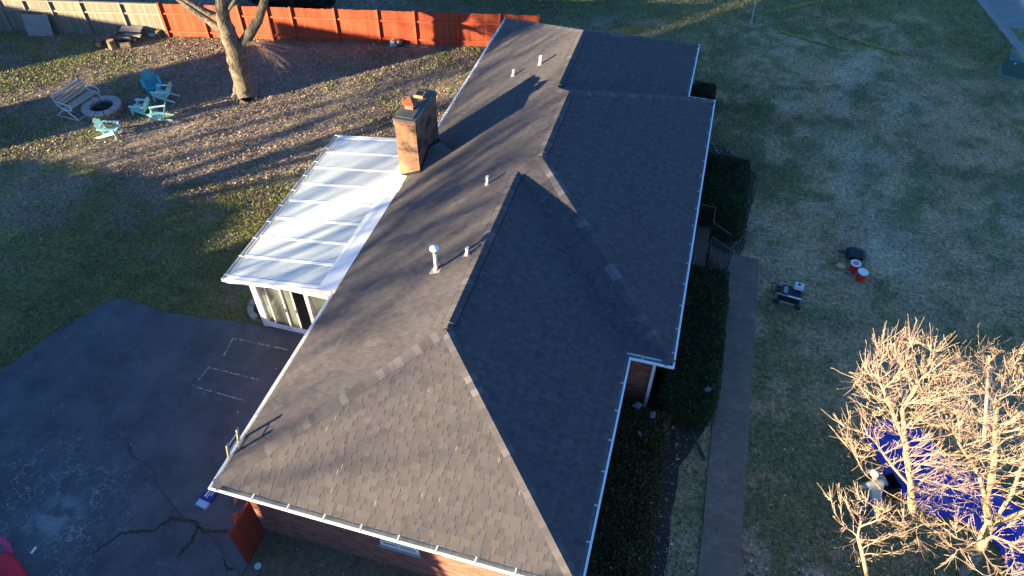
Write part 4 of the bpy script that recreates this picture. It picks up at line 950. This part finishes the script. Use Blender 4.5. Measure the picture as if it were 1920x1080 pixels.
def tree_obj(name,label,nodes,par,r,kids,bark_,twig_,rr,shoots,slen,sup,srad=.009,thick=.03,base=None):
    root=empty(name,tuple(base or nodes[0]),0,label,'tree'); tv,tf,cv,cf=[],[],[],[]
    for i,p in enumerate(par):
        if p<0: continue
        big=r[i]>thick
        if big: seg(tv,tf,nodes[p],nodes[i],r[p],r[i],9 if r[i]>.06 else 7)
        else: seg(cv,cf,nodes[p],nodes[i],min(r[p],r[i]*1.3),r[i],4)
    for i,p in enumerate(par):
        if p<0 or r[i]>thick*1.1: continue
        ns=shoots[0] if kids[i]==0 else (1 if rr.random()<shoots[1] else 0)
        for _ in range(ns):
            d=(nodes[i]-nodes[p]).normalized()+Vector((rr.gauss(0,.38),rr.gauss(0,.38),rr.gauss(0,.3)+sup)); d.normalize(); q=nodes[i]; L=slen*rr.uniform(.4,1.25); k=4; R0=srad
            for j in range(k):
                d2=(d+Vector((rr.gauss(0,.09),rr.gauss(0,.09),rr.gauss(0,.07)+.10))).normalized(); q2=q+d2*L/k; seg(cv,cf,q,q2,R0*(1-.13*j),R0*(1-.13*(j+1)),3)
                if rr.random()<.4: d3=(d2+Vector((rr.gauss(0,.8),rr.gauss(0,.8),rr.gauss(0,.6)))).normalized(); seg(cv,cf,q2,q2+d3*rr.uniform(.02,.13),R0*.8,R0*.7,3)
                q,d=q2,d2
    mb=MB(); mb.add(tv,tf); mb.build('trunk',bark_,root,smooth=True); mb=MB(); mb.add(cv,cf); mb.build('crown',twig_,root)
    return root
def ell(c,rad,n,shell=.0):
    p=RNG.normal(0,1,(n,3)); p/=np.linalg.norm(p,axis=1)[:,None]; rr=RNG.uniform(shell,1,n)**(1/2.2); return np.array(c)+p*rr[:,None]*np.array(rad)
rr=random.Random(3)
# lower right trees
A=np.concatenate([ell((15.15,6.25,4.0),(1.15,1.6,1.0),760),ell((14.55,5.35,3.0),(.75,.85,.5),130),ell((15.6,5.0,3.3),(1.2,.9,.8),150)])
nodes,par=colonise([[(16.55,5.05,0),(16.45,4.95,.8),(15.95,4.62,1.7),(15.72,4.75,2.3),(15.35,5.35,3.1),(15.1,5.85,3.7)],[(15.95,4.62,1.7),(15.1,4.65,2.1),(14.6,4.7,2.5)],[(15.72,4.75,2.3),(15.2,4.9,2.7),(14.7,5.3,3.0)],[(15.35,5.35,3.1),(14.9,5.9,3.6),(14.5,6.4,4.0)],[(15.1,5.85,3.7),(15.3,6.3,4.2)]],A,rr)
r,k=radii(nodes,par,.085,tip=.0055); tree_obj('bare_tree','bare pale tree at the lower right whose fanned shoots reach highest up the lawn',nodes,par,r,k,'palebark','paletwig',rr,(6,.9),.60,.42,.0060,base=(16.55,5.05,0))
A=np.concatenate([ell((17.4,6.2,3.9),(1.8,2.0,1.1),950),ell((18.5,4.9,3.6),(1.5,1.8,.9),520),ell((16.6,4.6,3.0),(1.0,.8,.7),160),ell((17.3,3.4,2.6),(1.1,.7,.5),140),ell((18.7,3.5,3.1),(1.2,1.2,.8),300),ell((16.3,3.9,2.5),(1.1,.8,.5),170)])
nodes,par=colonise([[(17.75,4.15,0),(17.72,4.25,.9),(17.57,4.45,1.9),(17.2,4.6,2.6),(16.9,4.95,3.1),(16.3,5.35,3.6)],[(17.57,4.45,1.9),(17.75,4.9,2.7),(17.7,5.3,3.5)],[(17.57,4.45,1.9),(18.2,4.7,2.6),(18.8,5.0,3.2)],[(17.2,4.6,2.6),(17.2,5.3,3.3),(17.1,6.0,3.8)],[(17.57,4.45,1.9),(17.2,3.9,2.3)]],A,rr)
r,k=radii(nodes,par,.12,tip=.0055); tree_obj('bare_tree','larger bare pale tree rising over the blue tarp at the right edge',nodes,par,r,k,'palebark','paletwig',rr,(7,.9),.5,.3,.0060,base=(17.75,4.15,0))
A=ell((14.55,3.25,2.6),(.95,.85,.5),220)
nodes,par=colonise([[(15.7,1.7,0),(15.3,2.1,.9),(14.75,2.65,1.8),(14.45,3.1,2.3)]],A,rr)
r,k=radii(nodes,par,.05,tip=.005); tree_obj('bare_tree','smallest bare tree, a spray of reddish shoots by the lower edge',nodes,par,r,k,'palebark','paletwig',rr,(7,.9),.4,.2,.0056,base=(15.7,1.7,0))
# big tree by the fence
def branchy(nodes,par,rad,start,d,r,L,depth,rr,spread=.6,upb=.15):
    p=start; steps=4; 
    for j in range(steps):
        d=(d+Vector((rr.gauss(0,.14),rr.gauss(0,.14),rr.gauss(0,.1)+upb*.3))).normalized(); nodes.append(nodes[p]+d*L/steps); par.append(p); rad.append(r*(1-.1*(j+1))); p=len(nodes)-1
        if depth>0 and j>0 and rr.random()<.75:
            dd=(d+Vector((rr.gauss(0,spread),rr.gauss(0,spread),rr.gauss(0,spread*.6)+upb))).normalized(); branchy(nodes,par,rad,p,dd,r*.55,L*rr.uniform(.5,.8),depth-1,rr,spread,upb)
    if depth>0:
        for _ in range(2):
            dd=(d+Vector((rr.gauss(0,spread*.7),rr.gauss(0,spread*.7),rr.gauss(0,spread*.5)+upb))).normalized(); branchy(nodes,par,rad,p,dd,r*.6,L*rr.uniform(.6,.85),depth-1,rr,spread,upb)
def limb_tree(name,label,limbs,ends,depth,rr,bark_,twig_,thick=.035,kids_sh=(4,.5),slen=.7,srad=.007,L0=2.0,base=None):
    nodes=[];par=[];rad=[]
    for pts,rs_,grow in limbs:
        pts=[Vector(p) for p in pts]; prev=-1
        if nodes: prev=min(range(len(nodes)),key=lambda i:(nodes[i]-pts[0]).length)
        for i in range(len(pts)-1):
            for k in range(5):
                t=k/5
                if prev>=0 and i==0 and k==0 and len(nodes)>0 and nodes[prev]!=pts[0] and (nodes[prev]-pts[0]).length<.4: continue
                nodes.append(pts[i].lerp(pts[i+1],t)+Vector((rr.gauss(0,1),rr.gauss(0,1),0))*rs_[i]*.05); par.append(prev); rad.append(rs_[i]*(1-t)+rs_[i+1]*t); prev=len(nodes)-1
        nodes.append(pts[-1]); par.append(prev); rad.append(rs_[-1]); end=len(nodes)-1
        d=(pts[-1]-pts[-2]).normalized()
        for g in range(grow): branchy(nodes,par,rad,end,(d+Vector((rr.gauss(0,.35),rr.gauss(0,.35),rr.gauss(0,.2)))).normalized(),rs_[-1]*.75,L0,depth,rr)
    kids=[0]*len(nodes)
    for p in par:
        if p>=0: kids[p]+=1
    return tree_obj(name,label,nodes,par,rad,kids,bark_,twig_,rr,kids_sh,slen,.05,srad,thick,base=base)
rr=random.Random(12)
limb_tree('bare_tree','large bare tree with a thick forked trunk in front of the orange fence',[
 ([(-10.8,18.93,-.1),(-10.8,18.95,.35),(-10.78,18.97,1.2),(-10.74,19.0,2.3),(-10.86,19.0,3.5),(-10.6,18.9,4.7),(-10.7,19.0,6.2)],[.66,.47,.42,.43,.30,.24,.17],3),
 ([(-10.74,19.0,2.1),(-10.2,19.3,2.75),(-9.5,19.5,3.6),(-8.7,19.2,4.8),(-8.2,19.3,6)],[.30,.24,.20,.16,.11],3),
 ([(-10.86,19.0,3.1),(-11.5,19.05,3.35),(-12.3,19.1,3.8),(-13.2,19.15,4.4),(-14.6,19.2,5.4)],[.19,.16,.13,.10,.06],2),
 ([(-10.86,19.0,3.7),(-11.4,18.75,4.05),(-12.1,18.45,4.7),(-12.9,18.2,5.6)],[.15,.13,.10,.07],2),
 ([(-10.75,18.95,3.9),(-10.2,18.95,4.4),(-9.6,18.9,5.1)],[.1,.08,.06],2),
 ([(-10.6,19.05,2.35),(-10.05,19.2,2.62),(-9.75,19.25,2.66)],[.12,.11,.105],0),
],None,2,rr,'bark','twig',base=(-10.8,18.93,0))
# drooping fine twigs from the cut stub
mb=MB(); vs,fs=[],[]
for i in range(60):
    q=Vector((-9.8,19.22,2.6)); d=Vector((rr.uniform(.2,1.2),rr.uniform(-.5,.35),rr.uniform(-.4,.6))).normalized(); L=rr.uniform(.8,2.0)
    for j in range(7): d=(d+Vector((rr.gauss(0,.1),rr.gauss(0,.1),-.10))).normalized(); q2=q+d*L/7; seg(vs,fs,q,q2,.011-.001*j,.010-.001*j,3); q=q2
mb.add(vs,fs); tw_=mb.build('drooping_twigs','twig',[o for o in C.objects if o.get('label','').startswith('large bare tree')][0])
nothing=0
# unseen shade casters: trees read from their shadows, houses and evergreens added
def polar(a,c): return (a*math.cos(R(AZ))-c*math.sin(R(AZ)),a*math.sin(R(AZ))+c*math.cos(R(AZ)))
rr=random.Random(40)
def shade_tree(a,c,h,r0,depth,label,L0=3.2,nl=4):
    x,y=polar(a,c); b=Vector((x,y,0)); limbs=[([b,b+Vector((.1,.1,h*.35)),b+Vector((-.1,.2,h*.6))],[r0,r0*.75,r0*.5],3)]
    for i in range(nl): an=rr.uniform(0,6.28); z=h*rr.uniform(.3,.5); limbs.append(([b+Vector((0,0,z)),b+Vector((math.cos(an)*1.6,math.sin(an)*1.6,z+1.6))],[r0*.5,r0*.33],2))
    limb_tree('bare_tree',label,limbs,None,depth,rr,'bark','twig',kids_sh=(1,.0),slen=.9,srad=.014,L0=L0,base=tuple(b))
shade_tree(-40,3.4,12.5,.2,2,'tall bare tree out of view to the near left of the driveway',nl=2)
shade_tree(-38,6.2,13,.26,2,'tall bare tree out of view beyond the added house',nl=4)
shade_tree(-26,15.6,10,.40,3,'broad bare tree left of the back yard',L0=2.6,nl=5)
shade_tree(-43,5.4,13.5,.2,2,'bare tree with wide limbs beyond the neighbouring drive',nl=4)
shade_tree(-46,-1.2,11,.13,1,'bare tree left of the street in front',nl=3)
shade_tree(-36,18.6,11,.2,2,'slender bare tree far left of the back yard',nl=4)
shade_tree(-24,7.4,9.5,.16,2,'bare tree out of view by the added house',nl=3,L0=2.4)
def shade_house(a,c,w_,l,he,hr,label,rot=0):  # simple gabled house added out of view only to cast shade
    x,y=polar(a,c); o=empty('added_shade_house',(x,y,0),R(AZ)+rot,label,'house')
    mb=MB(); mb.box(-w_/2,-l/2,0,w_/2,l/2,he); local(mb.build('wall','siding',o))
    mb=MB(); e=.4; mb.add([(-w_/2-e,-l/2-e,he-.1),(w_/2+e,-l/2-e,he-.1),(0,-l/2-e,hr),(-w_/2-e,l/2+e,he-.1),(w_/2+e,l/2+e,he-.1),(0,l/2+e,hr)],[(0,2,5,3),(1,4,5,2),(0,1,2),(3,5,4),(0,3,4,1)]); local(mb.build('roof','greyroof',o))
    for k in range(3): mb=MB(); mb.box(w_/2,-l/2+1.5+k*l/3.3,1,w_/2+.04,-l/2+2.6+k*l/3.3,2.2); local(mb.build('window','dglass',o))
hedge('added_evergreen',-6.2,-8.2,-3.1,-6.0,3.95,14000,'tall dense evergreen clump added out of view at the near left to shade the end wall',leaf=.09)  # added clump, sized so its shadow covers the lower end wall
for c_,h_,q_ in ((13.2,3.5,2.2),(16.2,3.2,2.0),(19.0,2.7,1.7)):  # added unseen row that keeps the left yard in shade
    x_,y_=polar(-20.5,c_); hedge('added_evergreen',x_-q_,y_-q_,x_+q_,y_+q_,h_,5000,'dense evergreen clump added out of view to shade the left yard, %s of its row'%('first' if c_<14 else 'middle' if c_<17 else 'last'),leaf=.11)
shade_house(-24.5,4.6,8,12.6,2.9,4.75,'beige house added outside the picture to shade the driveway')
shade_house(-24,23.6,8,3.6,4.6,6.2,'narrow beige house added outside the picture to shade a band of the back yard',rot=0)
shade_house(-26,33.5,8,8.5,2.8,5.0,'low beige house added outside the picture far left of the back yard')
shade_house(-22,-18.3,9,25,3.2,7.2,'long beige house added outside the picture to shade the lower right lawn')
# ------------------------------------------------------------------ tarp
TP=[(15.5,7.8),(16.1,8.35),(16.6,8.45),(17.15,8.3),(17.5,8.0),(18,7.4),(18.8,7.1),(19.6,6.3),(19.9,4.6),(19.6,3.6),(18.9,4.0),(18.7,5.1),(17.9,5.6),(17.1,5.5),(16.6,5.8),(16.2,6.2),(15.85,7.05)]
gx,gy=np.arange(15.2,20.6,.05),np.arange(3.1,8.8,.05); X,Y=np.meshgrid(gx,gy); ins=inpoly(X,Y,TP)
Z=.05+.10*np.abs(fbm(X,Y,.9,5,3)-.5)*2+.25*np.maximum(0,.14-np.abs(fbm(X,Y,1.3,15,3)-.5))
idx=-np.ones(X.shape,int); idx[ins]=np.arange(ins.sum()); q=ins[:-1,:-1]&ins[1:,:-1]&ins[:-1,1:]&ins[1:,1:]; i,j=np.nonzero(q)
F=np.stack([idx[i,j],idx[i,j+1],idx[i+1,j+1],idx[i+1,j]],-1); o=np_mesh('tarp',np.stack([X[ins],Y[ins],Z[ins]],-1),F,None,'tarp'); o.data.shade_smooth(); tag(o,'creased bright blue tarp spread on the grass under the bare trees','tarp')
# flag on a slanted pole
fl=empty('flag_pole',(18.6,8.0,0),0,'pale slanted pole carrying a red and white striped cloth','flag pole')
p0,p1=Vector((18.75,7.55,0)),Vector((17.95,9.15,2.75)); mb=MB(); mb.tube([p0,p0.lerp(p1,.5),p1],[.05,.045,.035],8); mb.build('pole','paletwig',fl)
fr=empty('striped_flag',(18.5,8.3,1.8),0,'red and white striped cloth hanging from the slanted pole','flag')
for k in range(9):
    mb=MB(); vs=[]
    for j in range(9):
        t=j/8; q=p0.lerp(p1,.50+.38*t)
        for e in (k,k+1): s_=e*.075; vs.append(q+Vector((.36*s_/.3*.6+.04*math.sin(t*7+e*.5),.25*s_,-s_*1.0+.03*math.sin(t*9))))
    mb.add(vs,[(2*j,2*j+1,2*j+3,2*j+2) for j in range(8)]); mb.build('stripe','red' if k%2 else 'lid',fr)
# ------------------------------------------------------------------ person
def skinned(name,pts,edges,mat,parent,root=0,sub=2):
    me=bpy.data.meshes.new(name); me.from_pydata([p[0] for p in pts],edges,[]); o=bpy.data.objects.new(name,me); C.objects.link(o)
    o.modifiers.new('skin','SKIN'); 
    for i,p in enumerate(pts): rr_=p[1]; me.skin_vertices[0].data[i].radius=rr_ if isinstance(rr_,tuple) else (rr_,rr_)
    me.skin_vertices[0].data[root].use_root=True
    s_=o.modifiers.new('sub','SUBSURF'); s_.levels=sub; s_.render_levels=sub; me.materials.append(M[mat]); 
    for p in me.polygons: p.use_smooth=True
    if parent: o.parent=parent
    return o
pe=empty('person',(15.42,5.08,0),R(28),'person in a white shirt, pale cap and blue jeans bending over beside the blue tarp','person')
# local axes: +y is where the person faces, bending forward
J={'pel':(0,-.02,.88),'ws':(0,.06,1.02),'ch':(0,.20,1.22),'nk':(0,.31,1.37),'hd':(0,.37,1.47),'top':(0,.41,1.58),
'hl':(-.10,-.02,.86),'kl':(-.14,.10,.48),'al':(-.15,.0,.10),'tl':(-.16,.14,.03),'hr':(.10,-.02,.86),'kr':(.15,.04,.47),'ar':(.17,-.16,.10),'tr':(.19,-.02,.03),
'sl':(-.18,.25,1.30),'el':(-.22,.30,1.02),'wl':(-.12,.46,.84),'sr':(.18,.25,1.30),'er':(.22,.30,1.02),'wr':(.11,.46,.84)}
V3=lambda k:Vector(J[k])
bp_=[(V3('pel'),.115),(V3('ws'),.105),(V3('ch'),(.15,.10)),(V3('nk'),.055),(V3('hd'),.085),(V3('top'),.07)]
ed=[(0,1),(1,2),(2,3),(3,4),(4,5)]
def chain(start,keys,rads,pts,ed):
    prev=start
    for k_,r_k in zip(keys,rads): pts.append((V3(k_) if isinstance(k_,str) else k_,r_k)); ed.append((prev,len(pts)-1)); prev=len(pts)-1
    return prev
for s_ in 'lr':
    chain(0,['h'+s_,'k'+s_,'a'+s_,'t'+s_],[.085,.058,.042,.035],bp_,ed)
    w_=chain(2,['s'+s_,'e'+s_,'w'+s_],[.052,.038,.027],bp_,ed)
    sg=-1 if s_=='l' else 1; wv=V3('w'+s_); pm=chain(w_,[wv+Vector((0,.05,-.05))],[(.038,.02)],bp_,ed)
    for f in range(4): b0=wv+Vector((sg*(.024-.016*f),.075,-.075)); chain(pm,[b0,b0+Vector((0,.02,-.035)),b0+Vector((-.0,.005,-.06+.008*abs(f-1)))],[.009,.0085,.007],bp_,ed)
    b0=wv+Vector((-sg*.03,.045,-.03)); chain(w_,[b0,b0+Vector((-sg*.012,.03,-.02))],[.010,.008],bp_,ed)
skinned('body',bp_,ed,'skin',pe)
sp=[(V3('pel')+Vector((0,0,.02)),.155),(V3('ws'),.15),(V3('ch'),(.20,.145)),(V3('nk')+Vector((0,-.015,-.03)),.085)]; se=[(0,1),(1,2),(2,3)]
for s_ in 'lr': chain(2,['s'+s_,V3('s'+s_).lerp(V3('e'+s_),.75),V3('e'+s_).lerp(V3('w'+s_),.7)],[.085,.062,.045],sp,se)
skinned('shirt',sp,se,'shirt',pe)
tp=[(V3('pel'),.145)]; te=[]
for s_ in 'lr': chain(0,['h'+s_,'k'+s_,V3('a'+s_)+Vector((0,0,.02))],[.108,.078,.06],tp,te)
skinned('jeans',tp,te,'jeans',pe)
for s_ in 'lr': skinned('boot',[(V3('a'+s_),.055),(V3('a'+s_)+Vector((0,-.02,-.06)),.05),(V3('t'+s_)+Vector((0,.02,.005)),.045)],[(0,1),(1,2)],'boot',pe)
mb=MB(); hp=V3('hd'); 
mb.lathe([(.112,.02),(.112,.06),(.10,.10),(.07,.135),(.02,.15)],(0,0,0),18); capo=mb.build('cap','shirt',pe,smooth=True); local(capo); capo.matrix_parent_inverse=Matrix.Translation(hp+Vector((0,.01,.0)))@Matrix.Rotation(-.35,4,'X')
mb=MB(); mb.box(-.075,.09,.025,.075,.19,.035); b_=local(mb.build('cap_brim','shirt',capo,bevel=.004))
# face
mb=MB(); mb.box(-.014,.085,-.02,.014,.115,.012); o_=mb.build('nose','skin',pe,bevel=.006); o_.matrix_parent_inverse=Matrix.Translation(hp)@Matrix.Rotation(-.35,4,'X')
for sg in (-1,1): mb=MB(); mb.lathe([(.010,0),(.006,.006)],(0,0,0),8); o_=mb.build('eye','iron',pe); o_.matrix_parent_inverse=Matrix.Translation(hp)@Matrix.Rotation(-.35,4,'X')@Matrix.Translation((sg*.032,.085,.015))@Matrix.Rotation(-1.57,4,'X')
mb=MB(); mb.box(-.022,.082,-.045,.022,.09,-.038); o_=mb.build('mouth','rust',pe); o_.matrix_parent_inverse=Matrix.Translation(hp)@Matrix.Rotation(-.35,4,'X')
# dark tote by the person
tt=empty('storage_tote',(16.0,6.05,0),.5,'dark plastic tote with a brown sack in it behind the person','tote')
mb=MB(); mb.add([(-.28,-.2,0),(.28,-.2,0),(.28,.2,0),(-.28,.2,0),(-.33,-.25,.36),(.33,-.25,.36),(.33,.25,.36),(-.33,.25,.36),(-.30,-.22,.36),(.30,-.22,.36),(.30,.22,.36),(-.30,.22,.36),(-.27,-.19,.05),(.27,-.19,.05),(.27,.19,.05),(-.27,.19,.05)],[(3,2,1,0),(0,1,5,4),(1,2,6,5),(2,3,7,6),(3,0,4,7),(4,5,9,8),(5,6,10,9),(6,7,11,10),(7,4,8,11),(8,9,13,12),(9,10,14,13),(10,11,15,14),(11,8,12,15),(12,13,14,15)]); local(mb.build('tub','bag',tt))
o=rock('sack',15.85,6.1,.2,(1,.8,.7),'benchslat','brown sack in the dark tote behind the person','sack',seed=8); o.location.z=.3
# low dark brush behind the orange fence
hedge('brush_heap',-15.6,27.6,-11.2,29.4,.7,16000,'dark low brush heap on the lawn behind the orange fence',pal=[(.03,.03,.03),(.05,.04,.03),(.02,.03,.02)],leaf=.09)
